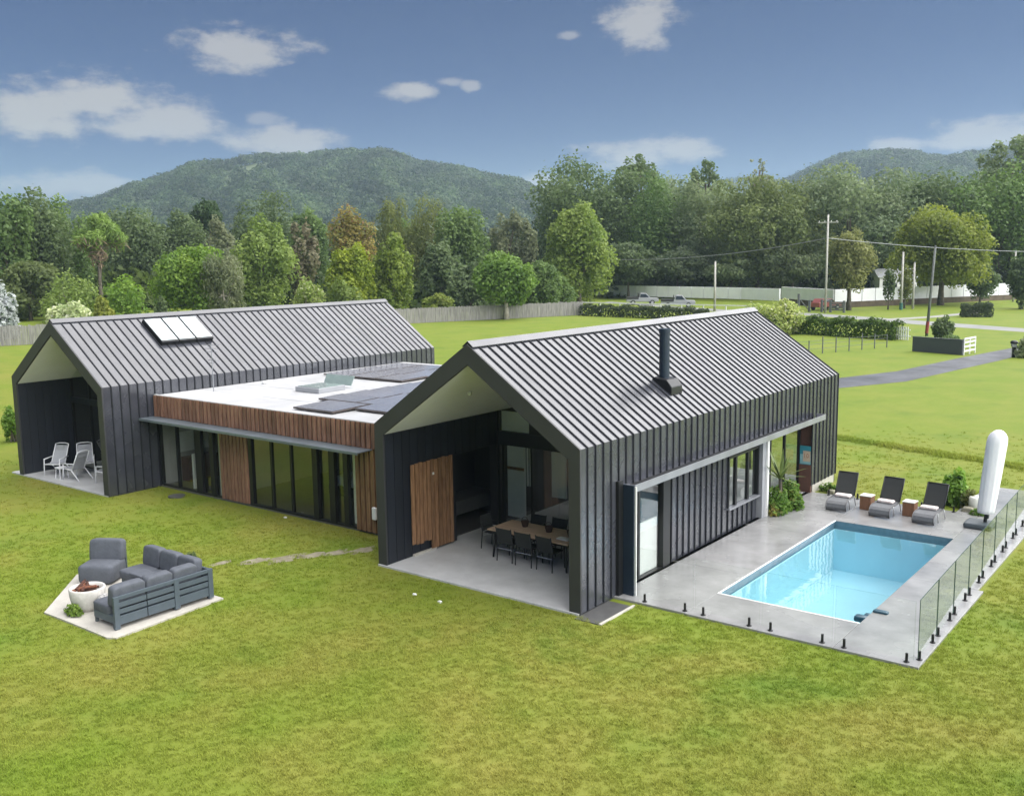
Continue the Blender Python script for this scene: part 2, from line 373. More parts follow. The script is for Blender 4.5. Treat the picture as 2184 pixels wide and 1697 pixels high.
ribbon('side_lane', [(-98,36),(-82,25.4),(-76,22.7),(-66,17.8),(-50,11)], [(-97,32),(-80.5,21.6),(-74,19.3),(-64.5,14.8),(-49,8)], ASPH, GZ+.008)

SOIL = mat('ditch_soil', (.060, .055, .030), .95, 0, .3, 2)
ribbon('ditch', [(-6.2, 24.25), (-2.6, 23.28), (.8, 22.15), (4.5, 21.3), (9, 20.3)], [(-6.2, 23.95), (-2.6, 22.95), (.8, 21.85), (4.5, 20.98), (9, 20.0)], SOIL, GZ+.006)
deck = MB(); g = .004
for x0, x1, y0, y1 in ((-.16, PX0-g, 1.32, 4.4), (-.16, PX0-g, 4.4+2*g, 8.6), (-.16, PX0-g, 8.6+2*g, 13.3), (PX0+g, PX1-g, 1.30, PY0-g), (PX1+g, 6.58, 1.30, 6.4), (PX1+g, 6.46, 6.4+2*g, 13.3), (PX0+g, PX1-g, PY1+g, 13.3), (4.35, 6.44, 13.3+2*g, 17.2)):
    deck.box(x0, x1, y0, y1, -.30, .0)
tag(deck.build('pool_deck', CONC, bevel=.006), kind='structure')
tag(MB().box(-6.055, -.02, -.06, 15.3, -.3, 0).build('verandah_floor', CONCV, bevel=.008), kind='structure')
tag(MB().box(-25.05, -18.51, -.03, 15.9, -.3, 0).build('verandah_floor', CONCV, bevel=.008), kind='structure')
tag(MB().box(-18.49, -6.06, 1.9, 13.9, -.3, .01).build('room_floor', ROOMF), kind='structure')
tag(MB().box(.005, .60, -.24, 1.10, -.2, -.03).build('drain_apron', DARKCONC, bevel=.006), kind='structure')
tag(MB().box(.60, .66, -.24, 1.16, -.2, -.015).build('kerb_edge', CONCP, bevel=.006), kind='structure')

PLASTER = mat('pool_plaster', (.47, .80, .90), .5, 0, .05, 1.0)
TILE = mat('waterline_tile', (.10, .17, .22), .25, 0, .15, 8)
basin = MB(); zb = -1.45
basin.poly([(PX0, PY0, zb), (PX1, PY0, zb), (PX1, PY1, zb), (PX0, PY1, zb)])
for a, b in (((PX0, PY0), (PX1, PY0)), ((PX1, PY0), (PX1, PY1)), ((PX1, PY1), (PX0, PY1)), ((PX0, PY1), (PX0, PY0))):
    basin.poly([(*a, zb), (*b, zb), (*b, -.24), (*a, -.24)]); basin.poly([(*a, -.24), (*b, -.24), (*b, -.012), (*a, -.012)], 1)
basin.box(PX1-.9, PX1-.003, PY0+.003, PY0+.45, zb+.002, -.55).box(PX1-.9, PX1-.003, PY0+.45, PY0+.85, zb+.002, -.85)
tag(basin.build('pool_basin', [PLASTER, TILE]), kind='structure')
WATER = glass_mat('pool_water', (.92, .985, .995), 1.50, 0.02, .16, .17, 3.0)
tag(MB().poly([(PX0, PY0, -.12), (PX1, PY0, -.12), (PX1, PY1, -.12), (PX0, PY1, -.12)]).build('pool_water', WATER), kind='structure')
MB_lip = MB()
for x0, x1, y0, y1 in ((PX0, PX0+.035, PY0, PY1), (PX0+.035, PX1, PY0, PY0+.035)): MB_lip.box(x0, x1, y0, y1, -.012, .004)
tag(MB_lip.build('pool_coping_trim', WHITE), kind='structure')

# ------------------------------------------------------------------ the two gabled pavilions
PITCHP = .315
def slope_profile(xr, half, H, R, h):
    """offset points of the roof and wall faces, mitred at the eave"""
    th = math.atan2(R-H, half); n1 = Vector((math.sin(th), math.cos(th))); n2 = Vector((1, 0))
    mit = (n1+n2)/(1+n1.dot(n2))
    return (xr-half, R+h/math.cos(th)), (xr+mit.x*h, H+mit.y*h), th
RIBH, RIBW, PAN = .036, .034, .010
def clad(pav, roof, wall, xr, half, H, R, L, y_first, spans):
    """roof panels and wall panels with a standing seam each, one object for each panel; spans(y0, y1) gives the z ranges of the wall panel there"""
    ox, oy, _ = pav.location; cache = {}
    r0, e0, th = slope_profile(xr, half, H, R, 0); rp, ep, _ = slope_profile(xr, half, H, R, PAN); rr, er, _ = slope_profile(xr, half, H, R, RIBH)
    ys = [0.0]; y = y_first
    while y < L-.05: ys.append(y); y += PITCHP
    ys.append(L)
    for i in range(len(ys)-1):
        y0, y1 = ys[i], ys[i+1]; w = round(y1-y0, 3); rib = i > 0
        def P(q, yy=0.0): return (q[0]-ox, yy, q[1])
        key = ('r', w, rib)
        if key not in cache:
            b = MB(); b.prism([P(r0, .004), P(e0, .004), P(ep, .004), P(rp, .004)], (0, w-.004, 0), 0)
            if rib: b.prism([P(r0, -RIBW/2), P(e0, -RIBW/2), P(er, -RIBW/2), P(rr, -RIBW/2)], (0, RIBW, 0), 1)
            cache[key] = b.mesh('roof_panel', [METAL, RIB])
        o = bpy.data.objects.new('roof_panel', cache[key]); COL.objects.link(o); o.parent = roof; o.location = (0, y0-oy, 0)
        for (z0, z1) in spans(y0, y1):
            key = ('w', w, rib, z0, z1)
            if key not in cache:
                b = MB(); top = (e0, ep, er) if z1 >= H else ((xr, z1), (xr+PAN, z1), (xr+RIBH, z1))
                b.prism([P((xr, z0), .004), P((xr+PAN, z0), .004), P(top[1], .004), P(top[0], .004)], (0, w-.004, 0), 0)
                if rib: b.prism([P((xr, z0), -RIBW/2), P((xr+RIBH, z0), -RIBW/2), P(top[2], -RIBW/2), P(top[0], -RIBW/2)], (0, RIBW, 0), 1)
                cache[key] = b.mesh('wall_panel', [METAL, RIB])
            o = bpy.data.objects.new('wall_panel', cache[key]); COL.objects.link(o); o.parent = wall; o.location = (0, y0-oy, 0)
def gable_shell(pav, x0, x1, H, R, L, inner_h, inner_r, t, far_wall=True, added_end_glass=False):
    xc = (x0+x1)/2
    ring = [(x0, inner_h), (x0, H), (xc, R), (x1, H), (x1, inner_h), (x1-t, inner_h), (xc, inner_r), (x0+t, inner_h)]
    roof = MB().prism([(x, .03, z) for x, z in ring], (0, L-.03, 0)).build('roof', METAL, pav)
    leg = [(x0-.008, GZ), (x0-.008, H+.006), (xc, R+.012), (x1+.012, H+.006), (x1+.012, GZ), (x1-t, GZ), (x1-t, inner_h), (xc, inner_r), (x0+t, inner_h), (x0+t, GZ)]
    MB().prism([(x, -.03, z) for x, z in leg], (0, .055, 0)).build('portal_frame', FRAME, pav, bevel=.004)
    th = math.atan2(R-H, xc-x0)
    MB().prism([(xc-.16, 0, R-.16*math.tan(th)+.062), (xc, 0, R+.078), (xc+.16, 0, R-.16*math.tan(th)+.062), (xc+.16, 0, R-.16*math.tan(th)+.05), (xc, 0, R+.062), (xc-.16, 0, R-.16*math.tan(th)+.05)], (0, L, 0)).build('ridge_cap', METAL, roof)
    # the far slope and far wall
    b = MB(); k = 0; y = .25
    while y < L-.05:
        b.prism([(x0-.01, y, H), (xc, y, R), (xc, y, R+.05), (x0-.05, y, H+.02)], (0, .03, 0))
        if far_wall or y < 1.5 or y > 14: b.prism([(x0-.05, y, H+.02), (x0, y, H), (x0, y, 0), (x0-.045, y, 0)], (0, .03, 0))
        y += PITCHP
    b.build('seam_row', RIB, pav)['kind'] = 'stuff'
    if added_end_glass:                      # unseen far end: glazing added here to let daylight into the room
        ew = MB().box(x0+.02, x0+.9, L-.2, L-.02, GZ, inner_h).build('end_wall', FRAME, pav); MB().box(x1-.9, x1-.02, L-.2, L-.02, GZ, inner_h).build('end_pier', FRAME, ew)
        MB().box(xc-.05, xc+.05, L-.15, L-.07, 0, inner_r).build('mullion', BLACKF, ew); MB().box(x0+.9, x1-.9, L-.15, L-.07, 2.4, 2.55).build('transom', BLACKF, ew)
        MB().poly([(x0+.9, L-.11, 0), (x1-.9, L-.11, 0), (x1-.9, L-.11, inner_h), (xc, L-.11, inner_r), (x0+.9, L-.11, inner_h)]).build('pane', PANE, ew)
    else: MB().prism([(x0+.02, L-.2, GZ), (x1-.02, L-.2, GZ), (x1-.02, L-.2, inner_h), (xc, L-.2, inner_r+.1), (x0+.02, L-.2, inner_h)], (0, .18, 0)).build('end_wall', FRAME, pav)
    return roof

# --- the pavilion by the pool
XA0, XA1, LA, HA, RA = -6.05, 0.0, 15.42, 3.565, 5.64
pavA = thing('gable_pavilion', 'charcoal gabled pavilion beside the pool with flue on roof and dining verandah', 'building', (-3.025, 7.7, 0))
roofA = gable_shell(pavA, XA0, XA1, HA, RA, LA, 3.32, 5.18, .28, False, True)
T = .28; OP0, OP1 = 2.62, 4.45
wl = MB(); wl.box(XA0, XA0+T-.03, .03, OP0, GZ, 3.315).box(XA0, XA0+T-.03, OP1, LA-.21, GZ, 3.315).box(XA0, XA0+T-.03, OP0, OP1, 2.36, 3.315)
wl.build('left_wall', FRAME, pavA)
wr = MB(); CZ = 2.45
wr.box(-T, -.004, .03, 1.6, GZ, 3.315).box(-T, -.004, 1.6, 13.28, CZ-.08, 3.315).box(-T, -.004, 13.28, LA-.21, GZ, 3.315)
wr.box(-T, -.16, 1.6, 2.58, GZ, CZ-.08).box(-T, -.16, 4.08, 7.42, 0, CZ-.08).box(-T, -.16, 7.42, 9.37, 0, .66).box(-T, -.16, 7.42, 9.37, 2.12, CZ-.08)
wallA = wr.build('right_wall', FRAME, pavA)
def spansA(y0, y1):
    m = (y0+y1)/2
    return [(.0, HA)] if m < 1.6 else ([(.22, HA)] if m > 13.28 else [(CZ, HA)])
clad(pavA, roofA, wallA, 0.0, 3.025, HA, RA, LA, .25, spansA)
def low_panel(y0, y1, z0, z1, cache={}):
    key = (round(y1-y0, 3), z0, z1)
    if key not in cache:
        b = MB(); w = key[0]
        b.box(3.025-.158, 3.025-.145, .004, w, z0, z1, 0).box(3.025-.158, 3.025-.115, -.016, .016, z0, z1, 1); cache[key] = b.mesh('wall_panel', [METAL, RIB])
    o = bpy.data.objects.new('wall_panel', cache[key]); COL.objects.link(o); o.parent = wallA; o.location = (0, y0-7.7, 0)
y = 4.24
while y < 7.3: low_panel(y, y+PITCHP, 0, CZ-.09); y += PITCHP
y = 7.44
while y < 9.3: low_panel(y, min(y+PITCHP, 9.36), 0, .64); y += PITCHP
MB().box(-.30, .02, 13.30, LA-.21, GZ, .215).build('plinth', CONCP, pavA)
# window, doorway, posts and canopy on the pool side
win = MB()
win.box(-.20, -.10, 7.40, 7.46, .66, 2.12).box(-.20, -.10, 9.33, 9.39, .66, 2.12).box(-.20, -.10, 7.46, 9.33, 2.06, 2.12)
winf = win.build('window', BLACKF, pavA)
MB().box(-.20, -.05, 7.38, 9.40, .645, .70).build('sill', GUTTER, winf)
for yy in (7.90, 8.69): MB().box(-.19, -.11, yy-.05, yy+.05, .70, 2.06).build('mullion', BLACKF, winf)
for a, b in ((7.46, 7.85), (7.95, 8.64), (8.74, 9.33)): MB().poly([(-.16, a, .70), (-.16, b, .70), (-.16, b, 2.06), (-.16, a, 2.06)]).build('pane', PANE, winf)
dr = MB().box(-.22, -.10, 2.58, 2.66, 0, 2.37).box(-.22, -.08, 3.74, 4.08, 0, 2.37).box(-.22, -.10, 2.66, 3.74, 2.28, 2.37)
drf = dr.build('door', BLACKF, pavA)
MB().poly([(-.16, 2.66, .02), (-.16, 3.74, .02), (-.16, 3.74, 2.28), (-.16, 2.66, 2.28)]).build('pane', PANE, drf)
MB().box(-.24, -.10, 2.66, 3.74, .0, .025).build('threshold', BLACKF, drf)
MB().box(.002, .36, 1.585, 1.63, -.01, 2.53).build('blade_wall', NAVY, pavA)
MB().box(.30, .40, 1.632, 1.66, -.01, 2.5).build('blade_trim', WHITE, pavA)
MB().box(.002, .09, 1.40, 1.583, -.01, 2.62).build('blade_post', BLACKF, pavA)
can = MB().box(.052, .36, 1.66, 13.40, 2.37, 2.39).box(.335, .36, 1.66, 13.40, 2.39, 2.53).box(.052, .36, 13.38, 13.40, 2.392, 2.53).box(.052, .335, 1.66, 1.68, 2.392, 2.53)
can.build('canopy', GUTTER, pavA)
MB().box(-.16, .05, 1.64, 13.28, 2.345, 2.368).build('soffit', GUTTER, pavA)
MB().box(-.22, .0, 9.41, 9.62, 0, 2.344).build('post', GREYP, pavA)
MB().box(-.20, .06, 9.622, 9.74, 0, 2.344).build('post', WHITE, pavA)
# recessed glazed entry behind the plant, rust end wall with the picture
recf = MB().box(-.46, -.38, 9.75, 13.22, 0, .018).build('glazed_entry', BLACKF, pavA)
for yy in (9.75, 10.85, 11.95, 13.15): MB().box(-.46, -.38, yy, yy+.07, .019, 2.37).build('stile', BLACKF, recf)
for a, b in ((9.82, 10.85), (10.92, 11.95), (12.02, 13.15)): MB().poly([(-.42, a, .02), (-.42, b, .02), (-.42, b, 2.37), (-.42, a, 2.37)]).build('pane', PANE, recf)
MB().box(-.50, .0, 13.225, 13.275, 0, 2.36).build('end_panel', RUST, pavA)
MB().box(-.37, .012, 13.13, 13.222, 0, .89).build('rust_box', RUST, pavA)

# --- verandah lining, glazing and rooms
CE = MB(); xc = -3.025
CE.poly([(XA0+T, .027, 3.312), (xc, .027, 5.172), (xc, 15.1, 5.172), (XA0+T, 15.1, 3.312)]).poly([(xc, .027, 5.172), (-T, .027, 3.312), (-T, 15.1, 3.312), (xc, 15.1, 5.172)])
CE.build('ceiling', CEIL, pavA)
y = .05; k = 0
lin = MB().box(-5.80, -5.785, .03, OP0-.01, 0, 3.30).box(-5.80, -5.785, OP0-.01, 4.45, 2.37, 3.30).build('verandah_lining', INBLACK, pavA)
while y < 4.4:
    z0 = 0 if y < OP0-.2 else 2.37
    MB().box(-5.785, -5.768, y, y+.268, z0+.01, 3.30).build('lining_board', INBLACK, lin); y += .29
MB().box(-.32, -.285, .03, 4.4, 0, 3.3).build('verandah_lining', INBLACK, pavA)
# sliding door of upright boards on the left wall
door = MB().box(-5.745, -5.715, .86, 2.42, .40, 2.36).build('sliding_door', INBLACK, pavA)
for i in range(11):
    y0 = .84+i*.146; pr = (.0, .012, .004)[i % 3]
    MB().box(-5.714, -5.685+pr, y0, y0+.118, .33-.02*(i % 3) if i < 5 else .06, 2.40+.012*((i*7) % 3)).build('board', TIMBER2, door)
MB().box(-5.683, -5.66, 1.62, 1.68, 2.02, 2.08).build('door_pull', WHITE, door)
MB().box(-5.762, -5.70, .9, 1.75, 0.002, .06).build('door_step', CONCP, pavA)
# nook with bench behind the opening
NOOKM = mat('dark_bench', (.085, .09, .095), .7, 0, .1, 3)
nk = MB().box(-7.60, -7.55, 2.4, 5.6, 0, 2.6).box(-7.55, -6.06, 2.40, 2.44, 0, 2.6).box(-7.55, -6.06, 5.56, 5.6, 0, 2.6).box(-7.55, -6.06, 2.44, 5.56, 2.5, 2.54)
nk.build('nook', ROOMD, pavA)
MB().box(-7.54, -6.72, 2.9, 5.55, .30, .70).build('nook_bench', NOOKM, pavA, bevel=.01)
# back wall of the verandah: head band, gable glazing, sliding doors
MB().box(-5.76, -.29, 4.46, 4.56, 2.36, 2.74).build('head_beam', INBLACK, pavA)
MB().prism([(-4.66, 4.47, 2.742), (-.29, 4.47, 2.742), (-.29, 4.47, 3.30), (xc, 4.47, 5.16), (-4.66, 4.47, 4.06)], (0, .08, 0)).build('gable_infill', INBLACK, pavA)
MB().box(-5.765, -5.70, 4.45, 4.55, 2.742, 3.32).build('mullion', BLACKF, pavA)
MB().poly([(-5.70, 4.5, 2.742), (-4.66, 4.5, 2.742), (-4.66, 4.5, 4.05), (-5.70, 4.5, 3.34)]).build('pane', PANE, pavA)
slf = MB().box(-5.76, -.33, 4.47, 4.54, 0, .018).build('sliding_doors', BLACKF, pavA)
for x in (-5.76, -5.62, -4.62, -3.30, -2.0, -.40): MB().box(x, x+.07, 4.46, 4.55, .019, 2.36).build('stile', BLACKF, slf)
for a, b in ((-5.55, -4.62), (-4.55, -3.30), (-3.23, -2.0), (-1.93, -.40)): MB().poly([(a, 4.5, .02), (b, 4.5, .02), (b, 4.5, 2.36), (a, 4.5, 2.36)]).build('pane', PANE, slf)
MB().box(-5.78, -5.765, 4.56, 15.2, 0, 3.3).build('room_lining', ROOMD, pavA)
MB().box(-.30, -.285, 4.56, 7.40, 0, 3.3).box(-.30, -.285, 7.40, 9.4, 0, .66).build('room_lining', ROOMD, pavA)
MB().box(-5.53, -4.93, 4.60, 4.66, .30, 2.32).build('white_door_panel', WHITE, pavA)
MB().box(-5.52, -4.94, 4.57, 4.598, 1.66, 1.74).build('panel_shelf', TIMBER2, pavA)
MB().box(-5.70, -4.68, 4.58, 4.60, 2.745, 3.30).build('lit_ceiling_sheet', CEIL, pavA)  # pale sheet added behind the gable glass in place of the lit ceiling
for xx in (-4.84, -4.74): MB().box(xx, xx+.04, 4.58, 4.62, 1.25, 2.34).build('blind_rail', WHITE, pavA)
MB().box(-4.02, -3.56, 4.62, 4.68, 1.05, 2.30).build('white_screen', WHITE, pavA)
MB().box(-1.98, -1.45, 4.62, 4.95, .02, .95).build('white_block', WHITE, pavA)
MB().box(-4.2, -3.2, 6.2, 9.0, .01, .92).build('kitchen_island', GREYP, pavA, bevel=.01)
MB().box(-.62, -.235, 2.7, 3.7, .01, 1.28).build('white_block', WHITE, pavA, bevel=.01)  # white box added behind the door pane to stand for its bright reflection
MB().box(-1.9, -.6, 6.6, 9.2, .01, .45).build('daybed', WHITE, pavA, bevel=.05)
# ceiling spot, dark beam in the room
sp = MB().lathe([(.055, -.02), (.055, -.09), (.045, -.11)], (-4.21, 1.45, 4.33), 12).build('ceiling_spot', WHITE, pavA, smooth=True)
MB().box(-5.7, -.35, 6.6, 6.75, 3.35, 3.55).build('tie_beam', INBLACK, pavA)
# flue with its flashing box
thA = math.atan2(RA-HA, 3.025)
fl = MB().tube([(-1.03, 5.45, 4.15), (-1.03, 5.45, 5.66)], .135, 20).build('flue', NAVY, pavA, smooth=False)
MB().tube([(-1.03, 5.45, 5.60), (-1.03, 5.45, 5.70)], .15, 20).build('flue_cap', NAVY, fl)
MB().prism([(-1.26, 5.16, 4.38), (-.66, 5.16, 3.98), (-.66, 5.16, 4.25), (-.80, 5.16, 4.42), (-1.18, 5.16, 4.48)], (0, .58, 0)).build('flue_flashing', BLACKF, pavA, bevel=.02)

# --- the far pavilion
XB0, XB1, LB = -24.44, -18.50, 15.96
pavB = thing('gable_pavilion', 'far left charcoal gabled pavilion with three roof skylights and white verandah chairs', 'building', (-21.47, 8.0, 0))
roofB = gable_shell(pavB, XB0, XB1, HA, RA-.02, LB, 3.32, 5.16, .28)
MB().box(XB0, XB0+.25, .03, LB-.21, GZ, 3.315).build('left_wall', FRAME, pavB)
wallB = MB().box(XB1-.28, XB1-.004, .03, LB-.21, GZ, 3.315).build('right_wall', FRAME, pavB)
clad(pavB, roofB, wallB, XB1, 2.97, HA, RA-.02, LB, .31, lambda a, b: [(0.0, HA)])
xb = (XB0+XB1)/2
MB().poly([(XB0+.28, .027, 3.312), (xb, .027, 5.152), (xb, 15, 5.152), (XB0+.28, 15, 3.312)]).poly([(xb, .027, 5.152), (XB1-.28, .027, 3.312), (XB1-.28, 15, 3.312), (xb, 15, 5.152)]).build('ceiling', CEIL, pavB)
lin = MB().box(XB0+.25, XB0+.265, .03, 1.95, 0, 3.3).build('verandah_lining', INBLACK, pavB)
y = .05
while y < 1.8: MB().box(XB0+.265, XB0+.282, y, y+.268, .01, 3.3).build('lining_board', INBLACK, lin); y += .29
MB().box(XB1-.31, XB1-.285, .03, 1.95, 0, 3.3).build('verandah_lining', INBLACK, pavB)
MB().box(XB0+.3, XB1-.3, 1.93, 2.03, 2.40, 2.62).build('head_beam', INBLACK, pavB)
glf = MB().box(XB0+.30, XB1-.3, 1.95, 2.02, 0, .018).build('sliding_doors', BLACKF, pavB)
for x in (XB0+.30, -22.9, -21.7, -20.5, -19.4, XB1-.38): MB().box(x, x+.08, 1.94, 2.03, .019, 2.40).build('stile', BLACKF, glf)
for x in (XB0+.30, -22.9, -20.5): MB().box(x, x+.06, 1.94, 2.03, 2.62, 3.3 if x < -24 else 4.3).build('stile', BLACKF, glf)
xs = [XB0+.38, -22.9, -21.7, -20.5, -19.4, XB1-.38]
for i in range(5): MB().poly([(xs[i]+(.08 if i else 0), 1.98, .02), (xs[i+1], 1.98, .02), (xs[i+1], 1.98, 2.40), (xs[i]+(.08 if i else 0), 1.98, 2.40)]).build('pane', PANE, glf)
MB().poly([(XB0+.32, 1.98, 2.62), (XB1-.32, 1.98, 2.62), (XB1-.32, 1.98, 3.3), (xb, 1.98, 5.13), (XB0+.32, 1.98, 3.3)]).build('gable_pane', PANE, glf)
MB().box(XB0+.27, XB1-.3, 6.0, 6.1, 0, 3.3).build('room_wall', ROOMW, pavB)
# three opening skylights side by side
thB = math.atan2(RA-.02-HA, 2.97)
SKYP = mat('skylight_blind', (.52, .61, .63), .18, 0, .03, 2, coat=.6)
def on_roof(x, h): z = HA+(XB1-x)*math.tan(thB); return (x+math.sin(thB)*h, z+math.cos(thB)*h)
for i, (y0, y1) in enumerate(((3.20, 3.90), (3.93, 4.63), (4.66, 5.36))):
    a0, a1 = on_roof(-21.14, .0), on_roof(-21.14, .17); b0, b1 = on_roof(-20.00, .0), on_roof(-20.00, .17)
    s = MB().prism([(a0[0], y0, a0[1]), (b0[0], y0, b0[1]), (b1[0], y0, b1[1]), (a1[0], y0, a1[1])], (0, y1-y0, 0)).build('skylight', BLACKF, roofB, bevel=.01)
    c0, c1 = on_roof(-21.09, .174), on_roof(-20.07, .174)
    MB().prism([(c0[0], y0+.03, c0[1]), (c1[0], y0+.03, c1[1]), (c1[0]+.004, y0+.03, c1[1]+.006), (c0[0]+.004, y0+.03, c0[1]+.006)], (0, y1-y0-.06, 0)).build('skylight_pane', SKYP, roofB)

# --- the low link between them
link = thing('link_building', 'low flat roofed link with timber batten fascia and glazed doors between the pavilions', 'building', (-12.28, 7.8, 0))
LX0, LX1, LY0, LY1, LZ = -18.44, -6.06, 1.80, 13.9, 3.11
MB().box(LX0, LX1, LY0+.03, LY1, 2.42, LZ).build('roof_slab', MEMBRANE, link)
par = MB().box(LX0, LX1, LY0-.005, LY0+.09, LZ+.001, LZ+.035)
par.build('roof_edge', MEMBRANE, link, bevel=.01)
MB().box(LX0, LX1, LY0+.012, LY0+.028, 2.42, LZ-.005).build('fascia_backing', INBLACK, link)
n = 62; pw = (LX1-LX0)/n; bm = MB().box(-pw*.30, pw*.30, -.045, .012, 2.415, LZ+.004).mesh('fascia_batten', TIMBER)
for i in range(n):
    o = bpy.data.objects.new('fascia_batten', bm); COL.objects.link(o); o.parent = link; o.location = (LX0+pw*(i+.5)-link.location.x, LY0-link.location.y, ((i*37) % 5-2)*.003)
MB().box(-18.47, -8.02, 1.20, 1.775, 2.375, 2.405).box(-18.47, -8.02, 1.20, 1.225, 2.33, 2.375).build('canopy', CANOPY, link)
GY = 1.95
frf = MB().box(-18.36, -15.07, GY-.05, GY+.05, 0, .06).box(-13.62, -8.78, GY-.06, GY+.06, 0, .06).build('glazed_doors', BLACKF, link)
MB().box(-18.36, -8.78, GY-.045, GY+.045, 2.30, 2.42).build('head', BLACKF, frf)
def vbar(x0, x1, d=.10): MB().box(x0, x1, GY-d/2-.002, GY+d/2+.002, .061, 2.421).build('stile', BLACKF, frf)
for a, b, d in ((-18.44,-18.36,.1),(-17.48,-17.40,.1),(-16.43,-16.25,.1),(-15.64,-15.52,.1),(-13.62,-13.46,.12),(-12.60,-12.50,.08),(-11.68,-11.59,.08),(-10.69,-10.60,.08),(-9.95,-9.90,.08),(-9.35,-9.30,.08),(-8.84,-8.78,.08)): vbar(a, b, d)
for a, b in ((-18.36,-17.48),(-17.40,-16.43),(-16.02,-15.64),(-15.36,-15.07),(-13.42,-12.60),(-12.50,-11.68),(-11.59,-10.69),(-10.40,-9.95),(-9.67,-9.35),(-9.12,-8.84)):
    MB().poly([(a, GY, .06), (b, GY, .06), (b, GY, 2.30), (a, GY, 2.30)]).build('pane', PANE, frf)
for a, b in ((-16.25,-16.02),(-15.52,-15.36),(-10.60,-10.40),(-9.90,-9.67),(-9.30,-9.12)):   # stacked leaf edges
    MB().box(a, b, GY-.11, GY+.02, .06, 2.30).build('door_leaf', BLACKF, frf)
bk = MB().box(-15.07, -13.63, GY-.04, GY+.04, 0, 2.42).box(-8.78, LX1, GY-.1, GY+.04, 0, 2.42).build('wall_backing', INBLACK, link)
bm = MB().box(-.066, .066, -.04, .01, .03, 2.37).mesh('batten', TIMBER)
for i in range(8):
    o = bpy.data.objects.new('batten', bm); COL.objects.link(o); o.parent = link; o.location = (-14.97+i*.178-link.location.x, GY-.05-link.location.y, ((i*5) % 3-1)*.006)
bm2 = MB().box(-.07, .07, -.04, .01, .03, 2.415).mesh('batten', TIMBER2)
for i in range(13):
    o = bpy.data.objects.new('batten', bm2); COL.objects.link(o); o.parent = link; o.location = (-8.68+i*.2-link.location.x, GY-.11-link.location.y, 0)
MB().box(-8.08, -7.93, 1.72, 1.805, .42, .78).build('meter_box', WHITE, link, bevel=.03)
# the rooms behind the doors
MB().box(LX0+.05, LX1-1.6, 7.0, 7.1, .01, 2.4).build('room_wall', ROOMW, link)
MB().box(-15.3, -15.2, 2.0, 7.0, .01, 2.4).build('room_wall', ROOMW, link)
MB().box(-7.75, -7.65, 2.0, 7.0, .01, 2.4).build('room_wall', ROOMW, link)
MB().box(-18.48, -18.46, 2.0, 7.0, .01, 2.4).build('room_wall', ROOMW, link)
MB().box(-18.45, -18.0, 2.7, 3.9, .01, .85).build('sideboard', RUST, link, bevel=.01)
for yy in (2.62, 3.5): MB().box(-18.455, -18.42, yy, yy+.62, 1.02, 1.72).build('wall_picture', WHITE, link)
MB().box(-17.0, -16.93, 2.15, 2.6, .02, 1.2).build('leaning_board', WHITE, link)
MB().cushion(-12.6, -10.6, 4.4, 6.6, .25, .62, .02).build('bed', WHITE, link, smooth=True)
MB().box(-12.7, -10.5, 4.3, 6.7, .01, .3).build('bed_base', ROOMD, link)
MB().box(-9.08, -8.90, 2.02, 2.06, .1, 2.25).build('curtain', WHITE, link)
# roof top: photovoltaic panels, dome light, vent, aerial
PV = mat('photovoltaic_glass', (.24, .245, .275), .14, .25, .12, 1, rand=.18)
def pv_grid():
    m = PV; N = m.node_tree.nodes; L = m.node_tree.links; b = N['Principled BSDF']
    tc = N.new('ShaderNodeNewGeometry'); br = N.new('ShaderNodeTexBrick'); br.offset = 0; br.inputs['Scale'].default_value = 1; br.inputs['Mortar Size'].default_value = .006; br.inputs['Brick Width'].default_value = .16; br.inputs['Row Height'].default_value = .16
    src = b.inputs['Base Color'].links[0].from_socket; mx = N.new('ShaderNodeMix'); mx.data_type = 'RGBA'; L.new(tc.outputs['Position'], br.inputs['Vector']); L.new(br.outputs['Fac'], mx.inputs[0]); L.new(src, mx.inputs[6]); mx.inputs[7].default_value = (.42, .42, .44, 1); L.new(mx.outputs[2], b.inputs['Base Color'])
pv_grid()
PVF = mat('photovoltaic_frame', (.10, .085, .08), .5, .3, .1, 4)
def pv(x0, x1, y0, y1, z=3.20, tilt=.03):
    f = MB().prism([(x0, y0, z-.05), (x1, y0, z-.05), (x1, y1, z-.05+tilt), (x0, y1, z-.05+tilt)], (0, 0, .05)).build('solar_panel', PVF, link)
    MB().poly([(x0+.03, y0+.03, z+.004), (x1-.03, y0+.03, z+.004), (x1-.03, y1-.03, z+.003+tilt), (x0+.03, y1-.03, z+.003+tilt)]).build('solar_glass', PV, f)
for k in range(6): MB().box(LX0+.02, LX1-.02, 3.6+k*1.75, 3.66+k*1.75, LZ+.0005, LZ+.006).build('membrane_lap', MEMBRANE, link)
pv(-11.86, -10.12, 2.28, 3.74)
pv(-10.06, -8.32, 3.10, 3.90)
for r in range(6):
    for x0 in (-12.62, -10.86, -9.10): 
        if not (r == 0 and x0 > -9.5): pv(x0, x0+1.72, 3.95+r*1.06, 4.97+r*1.06)
for r in range(3):
    for x0 in (-17.6, -16.2, -14.8): pv(x0, x0+1.36, 8.6+r*1.4, 9.96+r*1.4)
GLID = mat('dome_glass', (.26, .33, .31), .15, 0, .1, 3, coat=.5)
dl = MB().box(-15.05, -13.85, 5.05, 6.25, LZ+.002, LZ+.17).build('roof_light', GREYP, link, bevel=.015)
MB().box(-14.98, -13.92, 5.12, 6.18, LZ+.172, LZ+.19).build('roof_light_glass', GLID, dl)
MB().prism([(-15.3, 6.55, LZ+.10), (-13.9, 6.55, LZ+.10), (-13.9, 6.72, LZ+.42), (-15.3, 6.72, LZ+.42)], (0, .03, 0)).build('raised_lid', GLID, link)
